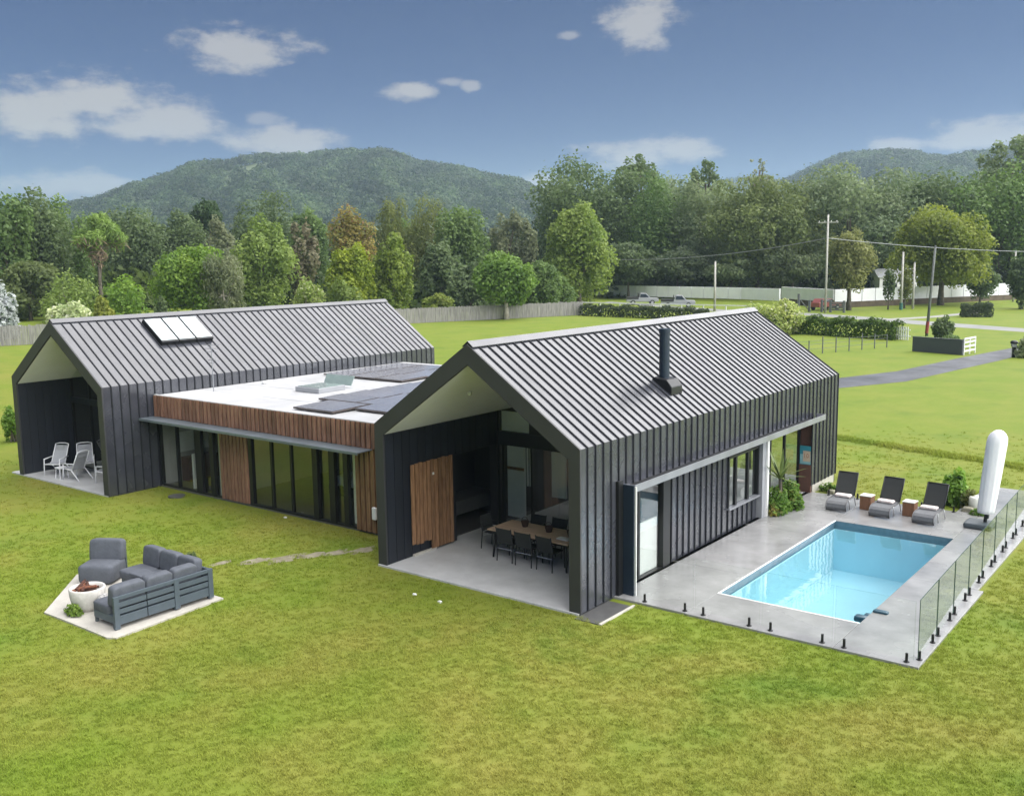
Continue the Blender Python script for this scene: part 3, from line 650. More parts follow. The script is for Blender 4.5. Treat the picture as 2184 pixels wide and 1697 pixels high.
MB().lathe([(.19, 0), (.21, .05), (.15, .10), (.05, .12)], (-17.6, 5.9, LZ), 16).build('roof_vent', WHITE, link, smooth=True)
ae = MB().tube([(-17.45, 3.48, LZ), (-17.45, 3.48, 4.75)], .016, 6)
for zz, hw in ((4.72, .32), (4.60, .28), (4.48, .24), (4.2, .16), (4.1, .14)): ae.tube([(-17.45-hw, 3.48-hw*.3, zz), (-17.45+hw, 3.48+hw*.3, zz)], .009, 5)
ae.tube([(-17.45, 3.3, 4.72), (-17.45, 3.7, 4.48)], .009, 5)
ae.build('aerial', GUTTER, link)
# ------------------------------------------------------------------ furniture and small things
CUSH = mat('slate_fabric', (.088, .097, .116), .9, 0, .16, 5, .55, 9)
SLATE = mat('slate_powdercoat', (.075, .097, .118), .5, .1, .08, 4, .02, 60)
SLINGD = mat('black_sling', (.020, .022, .022), .75, 0, .15, 30, .1, 200)
SLINGG = mat('grey_sling', (.12, .125, .135), .5, .1, .18, 12, .1, 200)
RAILM = mat('gunmetal_tube', (.10, .10, .105), .35, .6, .08, 5)
SILVER = mat('brushed_aluminium', (.55, .55, .56), .35, .8, .08, 5)
TOWEL = mat('pale_pink_towel', (.75, .60, .56), .95, 0, .2, 14, .3, 60, c2=(.82, .78, .76))
TEAK = mat('brown_hardwood', (.20, .095, .050), .6, 0, .3, 6, .1, 40, stretch=(4, 4, .8))
OAK = mat('bleached_table_top', (.48, .33, .22), .55, 0, .2, 3, .06, 40, c2=(.58, .42, .30), stretch=(.6, 6, 6))
COVER = mat('white_canvas', (.84, .84, .88), .85, 0, .08, 5, .5, 8, stretch=(1, 1, .25))
CREAM = mat('cream_ceramic', (.70, .70, .64), .45, 0, .08, 4)
BASED = mat('slate_base', (.065, .080, .092), .5, 0, .12, 5, .05, 30)
WHITEM = mat('white_tube', (.76, .77, .80), .4, 0, .04, 8)
GREYSL = mat('pale_grey_sling', (.36, .37, .40), .8, 0, .08, 20, .1, 160)
BASKET = mat('dark_wicker', (.055, .030, .022), .7, 0, .3, 30, .4, 90)
POTC = mat('cast_concrete_bowl', (.56, .54, .50), .85, 0, .18, 6, .2, 40, c2=(.64, .62, .58))
CHAR = mat('charred_wood', (.035, .022, .018), .9, 0, .5, 8, .4, 40, c2=(.12, .045, .028))
RUSTY = mat('rusty_iron', (.17, .065, .035), .85, 0, .4, 10, .3, 60)

# --- fire pit corner
tag(MB().prism([(-9.66, -6.74, -.2), (-8.72, -6.72, -.2), (-7.16, -6.72, -.2), (-6.98, -6.62, -.2), (-7.18, -3.86, -.2), (-10.55, -3.98, -.2), (-11.60, -4.92, -.2)], (0, 0, .19)).build('fire_pit_pad', CONCP), kind='structure')
sofa = thing('corner_sofa', 'L-shaped slate grey outdoor sofa with slatted back and cushions on pale pad', 'sofa', (-8.3, -5.1, 0))
MB().box(-8.22, -7.40, -6.38, -4.86, .10, .26).build('base', SLATE, sofa, bevel=.01)
MB().box(-9.70, -7.40, -4.85, -4.06, .10, .26).build('base', SLATE, sofa, bevel=.01)
for x, y in ((-7.44, -6.36), (-7.44, -4.06), (-8.18, -6.34), (-9.66, -4.10), (-9.66, -4.80), (-7.44, -4.95)): MB().box(x-.03, x+.03, y-.03, y+.03, -.01, .10).build('foot', BASED, sofa)
bf = MB().box(-7.395, -7.325, -6.42, -6.30, .0, .70).box(-7.395, -7.325, -4.99, -4.87, .02, .70).box(-7.395, -7.325, -4.12, -4.0, .02, .70)
bf.box(-7.39, -7.33, -6.30, -4.99, .62, .70).box(-7.39, -7.33, -4.87, -4.12, .62, .70)
bf.build('back_frame', SLATE, sofa, bevel=.006)
for y0, y1 in ((-6.30, -5.66), (-5.64, -4.99), (-4.87, -4.12)):
    for z0, z1 in ((.08, .27), (.31, .41), (.45, .56)):
        MB().box(-7.385, -7.345, y0, y1, z0, z1).build('back_slat', SLATE, sofa, bevel=.004)
MB().box(-9.70, -7.42, -4.055, -3.995, .08, .68).build('back_panel', SLATE, sofa, bevel=.006)
for y0, y1 in ((-6.39, -5.60), (-5.59, -4.82)): MB().cushion(-8.26, -7.62, y0, y1, .24, .46, .05).build('seat_cushion', CUSH, sofa, smooth=True)
for x0, x1 in ((-9.74, -9.02), (-9.00, -8.28), (-8.26, -7.62)): MB().cushion(x0, x1, -4.90, -4.26, .24, .46, .05).build('seat_cushion', CUSH, sofa, smooth=True)
for y0, y1 in ((-6.38, -5.62), (-5.60, -4.96), (-4.94, -4.34)):
    b = MB().cushion(-.12, .12, y0, y1, 0, .46, .05); b.xf(Matrix.Translation((-7.56, 0, .42)) @ Matrix.Rotation(math.radians(8), 4, 'Y')); b.build('back_cushion', CUSH, sofa, smooth=True)
for x0, x1 in ((-9.70, -9.02), (-9.00, -8.32), (-8.30, -7.64)):
    b = MB().cushion(x0, x1, -.12, .12, 0, .46, .05); b.xf(Matrix.Translation((0, -4.19, .42)) @ Matrix.Rotation(math.radians(-8), 4, 'X')); b.build('back_cushion', CUSH, sofa, smooth=True)
b = MB().cushion(-9.1, -8.62, -5.02, -4.62, .46, .54, .08); tag(b.build('folded_blanket', CUSH, smooth=True), 'folded slate blanket lying on the seat of the corner sofa', 'blanket')
ac = thing('lounge_chair', 'slate grey armless lounge chair behind the fire bowl', 'chair', (-10.68, -4.74, -.01), math.radians(32))
MB().box(-.40, .40, -.36, .34, .04, .22).build('base', SLATE, ac, local=True, bevel=.02)
MB().cushion(-.43, .43, -.44, .36, .02, .46, .04).build('seat_cushion', CUSH, ac, local=True, smooth=True)
b = MB().cushion(-.42, .42, -.13, .13, 0, .52, .05); b.xf(Matrix.Translation((0, .24, .40)) @ Matrix.Rotation(math.radians(-9), 4, 'X')); b.build('back_cushion', CUSH, ac, local=True, smooth=True)
MB().box(-.41, .41, .36, .41, .06, .74).build('back_frame', SLATE, ac, local=True, bevel=.01)
fp = thing('fire_bowl', 'round pale concrete fire bowl with charred logs on the pad', 'fire pit', (-9.10, -6.02, -.01))
MB().lathe([(.27, 0), (.33, .10), (.37, .30), (.385, .47), (.37, .49), (.33, .485), (.31, .40), (.30, .36)], n=36).build('bowl', POTC, fp, local=True, smooth=True)
MB().lathe([(.31, .33), (.22, .39), (.05, .41)], n=20).build('ash', CHAR, fp, local=True)
rn = random.Random(3)
for k in range(9):
    a = rn.uniform(0, 6.3); r = rn.uniform(.02, .16); a2 = rn.uniform(0, 3.1); l = rn.uniform(.10, .2)
    x, y = r*math.cos(a), r*math.sin(a); z = rn.uniform(.40, .50)
    MB().tube([(x-l*math.cos(a2), y-l*math.sin(a2), z), (x+l*math.cos(a2), y+l*math.sin(a2), z+rn.uniform(-.03, .09))], [.035, .03], 7).build('log', [CHAR, RUSTY][k % 2], fp, local=True)
cu = MB().cushion(-.22, .22, -.10, .10, 0, .36, .12); cu.xf(Matrix.Translation((-8.50, -5.92, -.005)) @ Matrix.Rotation(math.radians(-35), 4, 'Z') @ Matrix.Rotation(math.radians(14), 4, 'X'))
PATT = mat('patterned_cushion', (.10, .10, .11), .9, 0, .2, 22, c2=(.62, .61, .58))
tag(cu.build('patterned_cushion', PATT, smooth=True), 'black and white patterned cushion standing between fire bowl and sofa', 'cushion')

# --- poolside: loungers, side tables, parasol, pot
def make_lounger():
    t = thing('sun_lounger', '', 'sun lounger')
    seat = [(.0, .05), (-.03, .14), (.0, .24), (.08, .305), (.26, .335), (.50, .315), (.84, .335)]; back = [(.85, .335), (.97, .52), (1.10, .74), (1.22, .965)]
    def sheet(path, nm, m):
        b = MB()
        for i in range(len(path)-1):
            (y0, z0), (y1, z1) = path[i], path[i+1]
            b.prism([(-.27, y0, z0), (.27, y0, z0), (.27, y1, z1), (-.27, y1, z1)], (0, .006, -.012))
        b.build(nm, m, t, local=True, smooth=False)
    sheet(seat, 'seat', SLINGG); sheet(back, 'backrest', SLINGD)
    for sx in (-1, 1):
        MB().tube([(sx*.285, y, z) for y, z in seat], .018, 8).build('side_rail', RAILM, t, local=True, smooth=True)
        MB().tube([(sx*.285, y, z) for y, z in back], .018, 8).build('back_rail', BLACKF, t, local=True, smooth=True)
        MB().tube([(sx*.285, .84, .33), (sx*.285, 1.02, .02)], .016, 8).build('leg', SILVER, t, local=True, smooth=True)
        MB().tube([(sx*.285, .30, .33), (sx*.285, .42, .02)], .016, 8).build('leg', SILVER, t, local=True, smooth=True)
    MB().tube([(-.285, .0, .045), (.285, .0, .045)], .018, 8).build('foot_bar', RAILM, t, local=True, smooth=True)
    MB().tube([(-.285, 1.22, .965), (.285, 1.22, .965)], .018, 8).build('top_bar', BLACKF, t, local=True, smooth=True)
    MB().tube([(-.285, .62, .30), (.285, .62, .30)], .016, 8).build('cross_bar', SILVER, t, local=True)
    return t
LOUNGE = [((1.49, 11.30), 3, 'black sling sun lounger nearest the pavilion wall'), ((2.74, 11.30), -2, 'middle one of three black sling sun loungers by the pool'), ((3.96, 11.24), -3, 'black sling sun lounger farthest from the pavilion beside the parasol')]
proto = make_lounger()
for i, ((x, y), a, lab) in enumerate(LOUNGE):
    o = proto if i == 0 else copy_tree(proto)
    o.location = (x, y, 0); o.rotation_euler = (0, 0, math.radians(a)); tag(o, lab, 'sun lounger', 'sun loungers by the pool')
    tw = MB().cushion(-.23, .23, -.12, .12, 0, .075, .1); tw.xf(Matrix.Translation((x-.02, y+.66, .327)) @ Matrix.Rotation(math.radians(a-4+3*i), 4, 'Z'))
    tag(tw.build('rolled_towel', TOWEL, smooth=True), ['pale pink towel on the sun lounger nearest the pavilion', 'pale pink towel on the middle sun lounger', 'pale pink towel on the sun lounger nearest the parasol'][i], 'towel', 'towels on the loungers')
for i, (x, y) in enumerate(((2.12, 12.16), (3.36, 12.12))):
    st = thing('side_table', ['small brown hardwood cube table between the first two loungers from the house', 'small brown hardwood cube table between the middle lounger and the one by parasol'][i], 'table', (x, y, 0), math.radians(-3), 'cube tables between the loungers')
    MB().box(-.165, .165, -.165, .165, 0, .40).build('body', TEAK, st, local=True, bevel=.008)
    MB().box(-.175, .175, -.175, .175, .401, .43).build('top', CREAM, st, local=True, bevel=.006)
um = thing('covered_parasol', 'tall white canvas covered parasol on dark base by the deck corner', 'parasol', (5.38, 11.92, 0))
MB().box(-.46, .26, -.34, .34, 0, .16).build('base', BASED, um, local=True, bevel=.05)
MB().tube([(.02, .05, .15), (.06, .08, .62)], .05, 12).build('post', BLACKF, um, local=True)
MB().box(.0, .11, .0, .12, .26, .42).build('post_clamp', BLACKF, um, local=True, bevel=.01)
b = MB(); NS = 40; prof = [(.0, .40), (.15, .395), (.195, .41), (.205, .50), (.212, .7), (.22, 1.0), (.228, 1.4), (.238, 1.9), (.246, 2.2), (.25, 2.38), (.235, 2.52), (.19, 2.62), (.11, 2.70), (.04, 2.73), (0, 2.735)]
for (r, z) in prof:
    for k in range(NS):
        w = 2*math.pi*k/NS; f = (1+.09*abs(math.cos(w))**6*.5+.09*abs(math.sin(w))**6*.5)+.06*abs(math.sin(4.5*w+z*.35))*min(1, (2.75-z))+.035*math.sin(13*w+1+z*1.3)*min(1, (2.75-z))
        b.v.append((.02+(z-.4)*.085+r*f*math.cos(w), .06+(z-.4)*.05+r*f*.8*math.sin(w), z))
for i in range(len(prof)-1):
    for k in range(NS): b.f.append((i*NS+k, i*NS+(k+1) % NS, (i+1)*NS+(k+1) % NS, (i+1)*NS+k)); b.m.append(0)
b.build('canvas_cover', COVER, um, local=True, smooth=True)
pt = MB().lathe([(.19, 0), (.225, .04), (.235, .22), (.225, .42), (.19, .45), (.02, .452)], (4.78, 13.85, GZ), 28)
tag(pt.build('drum_stool', CREAM, smooth=True), 'cream ceramic drum stool on the grass beside the covered parasol', 'stool')
PB = mat('blue_plastic', (.02, .07, .11), .35, 0, .2, 10)
pc = thing('pool_cleaner', 'dark blue floating pool cleaner at the near corner of the pool', 'pool cleaner', (4.86, 3.45, -.12))
MB().cushion(-.16, .10, -.10, .10, -.04, .06, .2).build('float', PB, pc, local=True, smooth=True)
MB().cushion(-.02, .16, .10, .26, -.03, .06, .2).build('float', PB, pc, local=True, smooth=True)
MB().cushion(.14, .44, .20, .34, .125, .165, .2).build('skimmer_flap', PB, pc, local=True, smooth=True)

# --- frameless glass pool fences
def fence(name, label, panes, spigots, gm=FENCEGLASS, em=EDGE):
    t = thing(name, label, 'fence', (panes[0][0][0], panes[0][0][1], 0))
    for (a, b, h0, h1) in panes:
        ax = Vector((b[0]-a[0], b[1]-a[1], 0)); L_ = ax.length; ax.normalize(); n_ = Vector((-ax.y, ax.x, 0))*.006
        A = Vector((*a, h0)); B = Vector((*b, h0)); up = Vector((0, 0, h1-h0))
        pn = MB().poly([A, B, B+up, A+up]).build('glass_panel', gm, t)
        MB().prism([A+n_, A-n_, A-n_+up, A+n_+up], ax*.010).prism([B+n_-ax*.01, B-n_-ax*.01, B-n_-ax*.01+up, B+n_-ax*.01+up], ax*.010).prism([A+up+n_+ax*.011, A+up-n_+ax*.011, B+up-n_-ax*.011, B+up+n_-ax*.011], (0, 0, .006)).build('polished_edge', em, pn)
    for (x, y) in spigots:
        s = MB().lathe([(.055, 0), (.055, .012), (.028, .02), (.026, .17), (.024, .175)], (x, y, 0), 12); s.build('spigot', STEEL, t)
    return t
def fx(y): return 6.50-.026*(y-1.5)
pan, sg = [], []; y = 1.55
for k in range(11):
    pan.append(((fx(y), y), (fx(y+1.40), y+1.40), .07, 1.20)); sg += [(fx(y+.12), y+.12), (fx(y+1.12), y+1.12)]; y += 1.43
fence('glass_fence', 'clear glass pool fence along the right edge of the deck', pan, sg)
pan = [((x0, 1.43), (x1, 1.43), .07, 1.2) for x0, x1 in ((.46, 1.93), (1.97, 3.43), (3.47, 4.93), (4.97, 6.46))]
fence('glass_fence', 'nearly invisible glass pool fence along the front edge of the deck', pan, [(.74, 1.43), (1.73, 1.43), (2.16, 1.43), (3.20, 1.43), (3.66, 1.43), (4.73, 1.43), (5.16, 1.43), (6.33, 1.43)], CLEARGLASS, CLEARGLASS)
pan = [((x0, 13.18), (x0+1.36, 13.18), .07, 1.05) for x0 in (.35, 1.74, 3.13)]
fence('glass_fence', 'low glass fence behind the three sun loungers', pan, [(x, 13.18) for x in (.6, 1.5, 2.0, 2.9, 3.4, 4.3)], CLEARGLASS, CLEARGLASS)

# --- picture on the rust box, plant bits come later
PIC = mat('teal_print', (.035, .25, .32), .6, 0, .15, 5)
PIC2 = mat('pale_blue_print', (.25, .48, .52), .6, 0, .15, 6)
PIC3 = mat('beige_print', (.55, .45, .33), .6, 0, .15, 7)
PIC4 = mat('terracotta_print', (.42, .20, .13), .6, 0, .15, 7)
pic = thing('picture', 'teal and beige framed picture standing on the rust brown box', 'picture', (-.17, 13.16, .892))
MB().box(-.20, .185, .0, .03, .0, .60).build('board', PIC, pic, local=True)
MB().box(-.185, .17, -.004, -.001, .02, .33).build('printed_field', PIC2, pic, local=True)
MB().box(-.09, .15, -.008, -.005, .10, .44).build('printed_square', PIC3, pic, local=True)
b = MB()
for k in range(10):
    a0, a1 = 2*math.pi*k/10, 2*math.pi*(k+1)/10
    b.poly([(.06+.03*math.cos(a0), -.0095, .29+.045*math.sin(a0)), (.06+.048*math.cos(a0), -.0095, .29+.07*math.sin(a0)), (.06+.048*math.cos(a1), -.0095, .29+.07*math.sin(a1)), (.06+.03*math.cos(a1), -.0095, .29+.045*math.sin(a1))])
b.poly([(-.05, -.0095, .22), (-.03, -.0095, .22), (-.03, -.0095, .36), (-.05, -.0095, .36)]).build('printed_motif', PIC4, pic, local=True)

# --- dining set under the near verandah
dt = thing('dining_table', 'long pale timber dining table with black legs under the verandah', 'table', (-2.92, 2.49, 0))
for k in range(5): MB().box(-1.24, 1.24, -.52+k*.208, -.52+k*.208+.203, .715, .75).build('plank', OAK, dt, local=True, bevel=.005)
MB().box(-1.15, 1.15, -.42, .42, .64, .714).build('apron', BLACKF, dt, local=True)
for sx in (-1, 1):
    for sy in (-1, 1): MB().tube([(sx*1.08, sy*.38, .65), (sx*1.13, sy*.42, 0)], [.04, .025], 8).build('leg', BLACKF, dt, local=True)
def make_dchair():
    t = thing('dining_chair', '', 'chair')
    MB().cushion(-.22, .22, -.20, .24, .43, .465, .1).build('seat', SLINGD, t, local=True, smooth=True)
    b = MB()
    for i, (y0, z0, y1, z1) in enumerate(((-.215, .47, -.235, .60), (-.235, .60, -.265, .73), (-.265, .73, -.30, .86))): b.prism([(-.225, y0, z0), (.225, y0, z0), (.225, y1, z1), (-.225, y1, z1)], (0, -.018, 0))
    b.build('backrest', SLINGD, t, local=True)
    for sx in (-1, 1):
        MB().tube([(sx*.235, -.31, .88), (sx*.235, -.23, .48), (sx*.24, -.27, 0)], .014, 7).build('leg', BLACKF, t, local=True, smooth=True)
        MB().tube([(sx*.235, .22, .65), (sx*.24, .24, 0)], .014, 7).build('leg', BLACKF, t, local=True, smooth=True)
        MB().tube([(sx*.235, -.26, .66), (sx*.235, .22, .65)], .015, 7).build('armrest', BLACKF, t, local=True, smooth=True)
    MB().tube([(-.235, -.25, .33), (.235, -.25, .33)], .011, 6).build('stretcher', SILVER, t, local=True)
    return t
proto = make_dchair()
DC = [((-3.55, 2.16), 0, 'black dining chair at the left of the three on the lawn side of the table'), ((-2.95, 2.13), 2, 'black dining chair at the middle of the three on the lawn side of the table'), ((-2.30, 2.14), -2, 'black dining chair nearest the right portal post on the lawn side of the table'),
      ((-3.62, 3.16), 180, 'black dining chair on the glazed side of the table, left of three'), ((-2.95, 3.16), 178, 'black dining chair on the glazed side of the table, middle of three'), ((-2.30, 3.16), 182, 'black dining chair on the glazed side of the table, right of three'), ((-4.52, 2.72), -86, 'black dining chair at the left head of the dining table')]
for i, ((x, y), a, lab) in enumerate(DC):
    o = proto if i == 0 else copy_tree(proto); o.location = (x, y, 0); o.rotation_euler = (0, 0, math.radians(a)); tag(o, lab, 'chair', 'dining chairs')
for i, (x, y, lab) in enumerate(((-3.47, 2.66, 'dark wicker lantern basket at the left end of the dining table'), (-2.68, 2.60, 'dark wicker lantern basket in the middle of the dining table'), (-2.02, 2.60, 'dark wicker lantern basket at the right end of the dining table'))):
    bk_ = thing('table_basket', lab, 'basket', (x, y, .752), 0, 'baskets on the dining table')
    MB().lathe([(.07, 0), (.075, .02), (.10, .12), (.105, .15), (.098, .15), (.09, .12), (.068, .03)], n=18).build('bowl', BASKET, bk_, local=True)
    MB().tube([(.1*math.cos(a), 0, .15+.10*math.sin(a)) for a in [math.pi*k/8 for k in range(9)]], .008, 6).build('handle', BASKET, bk_, local=True)
nap = MB().cushion(-2.18, -1.84, 2.18, 2.40, .752, .775, .3); tag(nap.build('folded_cloth', WHITE, smooth=True), 'white folded cloth on the near right corner of the dining table', 'cloth')
fr_ = thing('framed_print', 'small pale framed print on the wall of the dark nook', 'picture', (-7.54, 4.42, 1.48)); MB().box(0, .02, -.16, .16, 0, .38).build('frame', TIMBER2, fr_, local=True); MB().box(.021, .026, -.13, .13, .03, .35).build('print', CREAM, fr_, local=True)
vs = MB().lathe([(.06, 0), (.09, .06), (.10, .16), (.05, .24), (.06, .27)], (-6.95, 3.35, .70), 16); tag(vs.build('vase', CREAM, smooth=True), 'cream vase on the bench in the dark nook', 'vase')

# --- white chairs on the far verandah
def make_wchair():
    t = thing('verandah_chair', '', 'chair')
    def tb(nm, path, r=.017): MB().tube(path, r, 8).build(nm, WHITEM, t, local=True, smooth=True)
    for sx in (-1, 1):
        tb('leg', [(sx*.30, -.34, 0), (sx*.30, -.28, .58)]); tb('armrest', [(sx*.30, -.30, .58), (sx*.30, .26, .60)], .02)
        tb('leg', [(sx*.30, .46, 0), (sx*.28, .05, .40)]); tb('back_post', [(sx*.26, .08, .36), (sx*.26, .24, .66), (sx*.25, .42, 1.02)], .02)
        tb('seat_rail', [(sx*.26, -.36, .41), (sx*.26, .10, .36)], .018)
    tb('top_bar', [(-.25, .42, 1.02), (-.12, .435, 1.05), (.12, .435, 1.05), (.25, .42, 1.02)]); tb('front_bar', [(-.26, -.36, .41), (.26, -.36, .41)])
    MB().prism([(-.25, -.35, .415), (.25, -.35, .415), (.25, .09, .365), (-.25, .09, .365)], (0, 0, .012)).build('seat', GREYSL, t, local=True)
    MB().prism([(-.24, .09, .38), (.24, .09, .38), (.24, .24, .66), (-.24, .24, .66)], (0, -.012, 0)).prism([(-.24, .24, .66), (.24, .24, .66), (.22, .40, .98), (-.22, .40, .98)], (0, -.012, 0)).build('backrest', GREYSL, t, local=True)
    MB().cushion(-.16, .16, .30, .36, .82, .98, .1).build('head_cushion', GREYSL, t, local=True, smooth=True)
    return t
proto = make_wchair()
for i, ((x, y), a, lab) in enumerate((((-23.30, .78), 30, 'white framed sling chair facing out by the dark left wall of the far verandah'), ((-21.85, .72), -78, 'reclined white framed sling chair seen from the side in the middle of the far verandah'), ((-20.45, 1.15), -70, 'white framed sling chair half hidden behind the right post of the far verandah'), ((-22.55, 1.45), 60, 'white framed sling chair at the back of the far verandah by the glass'))):
    o = proto if i == 0 else copy_tree(proto); o.location = (x, y, 0); o.rotation_euler = (0, 0, math.radians(a)); tag(o, lab, 'chair', 'white verandah chairs')
wt = thing('verandah_stool', 'low white stool with pale top between the verandah chairs', 'stool', (-22.45, .50, 0)); MB().box(-.17, .17, -.17, .17, .36, .40).build('top', WHITEM, wt, local=True, bevel=.01)
for sx in (-1, 1):
    for sy in (-1, 1): MB().tube([(sx*.13, sy*.13, .36), (sx*.16, sy*.16, 0)], .013, 6).build('leg', WHITEM, wt, local=True)

# --- stepping stones, drain cover, litter on the lawn
STONE = mat('flat_stone', (.24, .225, .17), .85, 0, .2, 6, .2, 30)
rn = random.Random(8)
WORN = mat('worn_soil', (.20, .175, .105), .95, 0, .25, 5, .2, 30, c2=(.30, .275, .20))
path = MB()
for i, (x, y, r) in enumerate(((-9.5, -2.2, .22), (-8.95, -1.6, .26), (-8.5, -1.05, .36), (-8.1, -.45, .30), (-7.75, .1, .26), (-7.35, .65, .30))):
    path.poly([(x+r*(1+rn.uniform(-.35, .35))*math.cos(a)*.8+.25*r*math.sin(a), y+r*(1+rn.uniform(-.35, .35))*math.sin(a)*1.5, GZ+.005) for a in [2*math.pi*k/13 for k in range(13)]])
tag(path.build('worn_path', WORN), kind='structure')
mh = MB().lathe([(.27, 0), (.27, .05), (.24, .055), (.05, .056)], (-16.7, 1.30, GZ), 24); tag(mh.build('drain_cover', DARKCONC), 'round dark drain cover in the grass by the glazed link', 'drain cover')
for i, (x, y) in enumerate(((-3.82, -1.11), (-3.02, -1.14), (-11.65, 1.62))):
    b = MB().cushion(x-.045, x+.045, y-.03, y+.03, GZ, GZ+.03, .5); tag(b.build('paper_scrap', WHITE), ['small white paper scrap on the lawn left of the larger scrap before the dining verandah', 'larger white paper scrap on the lawn before the dining verandah', 'tiny white paper scrap in the grass below the link doors'][i], 'litter')
# ------------------------------------------------------------------ foliage helpers
def leaf_mesh(name, pos, nrm, size, col, aspect=.6, vert=0.0, seed=0):
    """one mesh of many small leaf faces; col is the leaf's own colour"""
    n = len(pos); rg = np.random.default_rng(seed)
    nrm = nrm/np.linalg.norm(nrm, axis=1, keepdims=True)
    a = rg.normal(size=(n, 3)); 
    if vert: a = a*(1-vert)+np.array([0, 0, -1.0])*vert*1.6
    t = a-nrm*np.sum(a*nrm, axis=1, keepdims=True); t /= np.linalg.norm(t, axis=1, keepdims=True)+1e-9
    b = np.cross(nrm, t); s = size[:, None]
    v = np.empty((n, 4, 3)); v[:, 0] = pos-t*s; v[:, 1] = pos+b*s*aspect+nrm*s*.15; v[:, 2] = pos+t*s; v[:, 3] = pos-b*s*aspect+nrm*s*.15
    me = bpy.data.meshes.new(name); me.vertices.add(4*n); me.vertices.foreach_set('co', v.ravel())
    me.loops.add(4*n); me.loops.foreach_set('vertex_index', np.arange(4*n, dtype=np.int32))
    me.polygons.add(n); me.polygons.foreach_set('loop_start', np.arange(0, 4*n, 4, dtype=np.int32)); me.polygons.foreach_set('loop_total', np.full(n, 4, dtype=np.int32))
    ca = me.color_attributes.new('tint', 'FLOAT_COLOR', 'POINT'); c4 = np.ones((n, 4, 4), dtype=np.float32); c4[:, :, :3] = np.clip(col, 0, 1)[:, None, :]; ca.data.foreach_set('color', c4.ravel())
    me.materials.append(FOL); me.update(calc_edges=True); me.validate()
    return me
def unit(rg, n):
    d = rg.normal(size=(n, 3)); return d/np.linalg.norm(d, axis=1, keepdims=True)
def lobed(seed, c, r, nl, n, lobe=(.30, .52), pal=None, size=.35, fill=.55, low=-.55):
    """leaf positions on the shells of many uneven lobes that fill an ellipsoid"""
    rg = np.random.default_rng(seed); c = np.array(c, float); r = np.array(r, float)
    d = unit(rg, nl*3); d = d[d[:, 2] > low][:nl]; nl = len(d)
    rad = rg.uniform(.15, 1, nl)**.45*.80; lc = d*rad[:, None]; lr = rg.uniform(*lobe, nl)*(1.12-.45*rad)
    w = lr**2; k = rg.choice(nl, n, p=w/w.sum()); e = unit(rg, n); e[:, 2] = np.where(rg.random(n) < .35, np.abs(e[:, 2]), e[:, 2])
    q = lc[k]+e*(lr[k]*(fill+(1.06-fill)*rg.random(n)**.6))[:, None]
    loose = rg.random(n) < .28; q[loose] += unit(rg, loose.sum())*(.03+.14*rg.random((loose.sum(), 1))**2)
    pos = c+q*r; nrm = e*.75+unit(rg, n)*.8; nrm[:, 2] += .25
    zt, zb_ = np.percentile(pos[:, 2], [99.7, .3]); pos[:, 2] = (c[2]-r[2])+(pos[:, 2]-zb_)*(2*r[2])/(zt-zb_)   # the crown fills its height
    p0, p1 = np.array(pal[0]), np.array(pal[1]); f = np.clip(rg.random(nl)[k]*.65+rg.random(n)*.45, 0, 1)[:, None]
    col = (p0*(1-f)+p1*f)*2.0*rg.uniform(.82, 1.18, (n, 1))
    if len(pal) > 2:
        sel = rg.random(n) < .12; col[sel] = np.array(pal[2])*rg.uniform(.8, 1.2, (sel.sum(), 1))
    return pos, nrm, size*rg.uniform(.6, 1.35, n), col, c+lc*r
BARK = mat('bark', (.085, .070, .055), .9, 0, .3, 3, .4, 12, c2=(.17, .145, .115))
PALEBARK = mat('pale_bark', (.30, .27, .22), .85, 0, .3, 3, .3, 12, c2=(.42, .39, .33))
def trunk(t, h, r, limbs, bark, seed=0, bend=.3, nm='trunk', split=.5):
    rn = random.Random(seed); b = MB(); top = h
    path = [(rn.uniform(-bend, bend)*k/4, rn.uniform(-bend, bend)*k/4, top*k/4) for k in range(5)]; path[0] = (0, 0, -.1)
    b.tube(path, [r*(1.25 if k == 0 else 1-.16*k) for k in range(5)], 8)
    for lp in limbs:
        k = rn.randint(2, 3); s = Vector(path[k]); e = Vector(lp); m_ = s.lerp(e, .5)+Vector((0, 0, -.06*(e-s).length))
        b.tube([s, m_, e], [r*.5, r*.34, r*.12], 6)
    return b.build(nm, bark, t, local=True, smooth=True)
def tree(name, label, x, y, H, w, cb, pal, n=5000, size=.36, nl=40, lobe=(.24, .46), style='round', bark=BARK, tr=.28, seed=0, group=None, cat='tree', vert=0.0, fill=.50, low=-.9, depth=1.0, limbs=6, drop=.18):
    n = int(n*1.6); size *= .8; cb = max(.4, cb-drop*(H-cb)) if n > 4000 else cb
    t = thing(name, label, cat, (x, y, GZ), 0, group)
    c = (0, 0, (H+cb)/2); r = (w/2, w/2*depth, (H-cb)/2)
    pos, nrm, sz, col, lc = lobed(seed, c, r, nl, n, lobe, pal, size, fill, low)
    pos[:, 2] = np.maximum(pos[:, 2], .1)
    o = bpy.data.objects.new('crown', leaf_mesh('crown', pos, nrm, sz, col, vert=vert, aspect=.6 if not vert else .3, seed=seed)); COL.objects.link(o); o.parent = t
    rn = random.Random(seed); ls = [tuple(lc[rn.randrange(len(lc))]) for _ in range(limbs)]
    trunk(t, cb+(H-cb)*.55, tr, [q for q in ls if q[2] > cb*.7+.3], bark, seed)
    return t
DK = [(.036, .055, .024), (.074, .100, .042)]; MD = [(.045, .074, .024), (.088, .126, .040)]; BR = [(.066, .100, .024), (.122, .158, .042)]
YE = [(.080, .112, .014), (.150, .175, .024)]; OL = [(.055, .070, .020), (.105, .118, .036)]; GR = [(.060, .075, .040), (.120, .130, .072)]
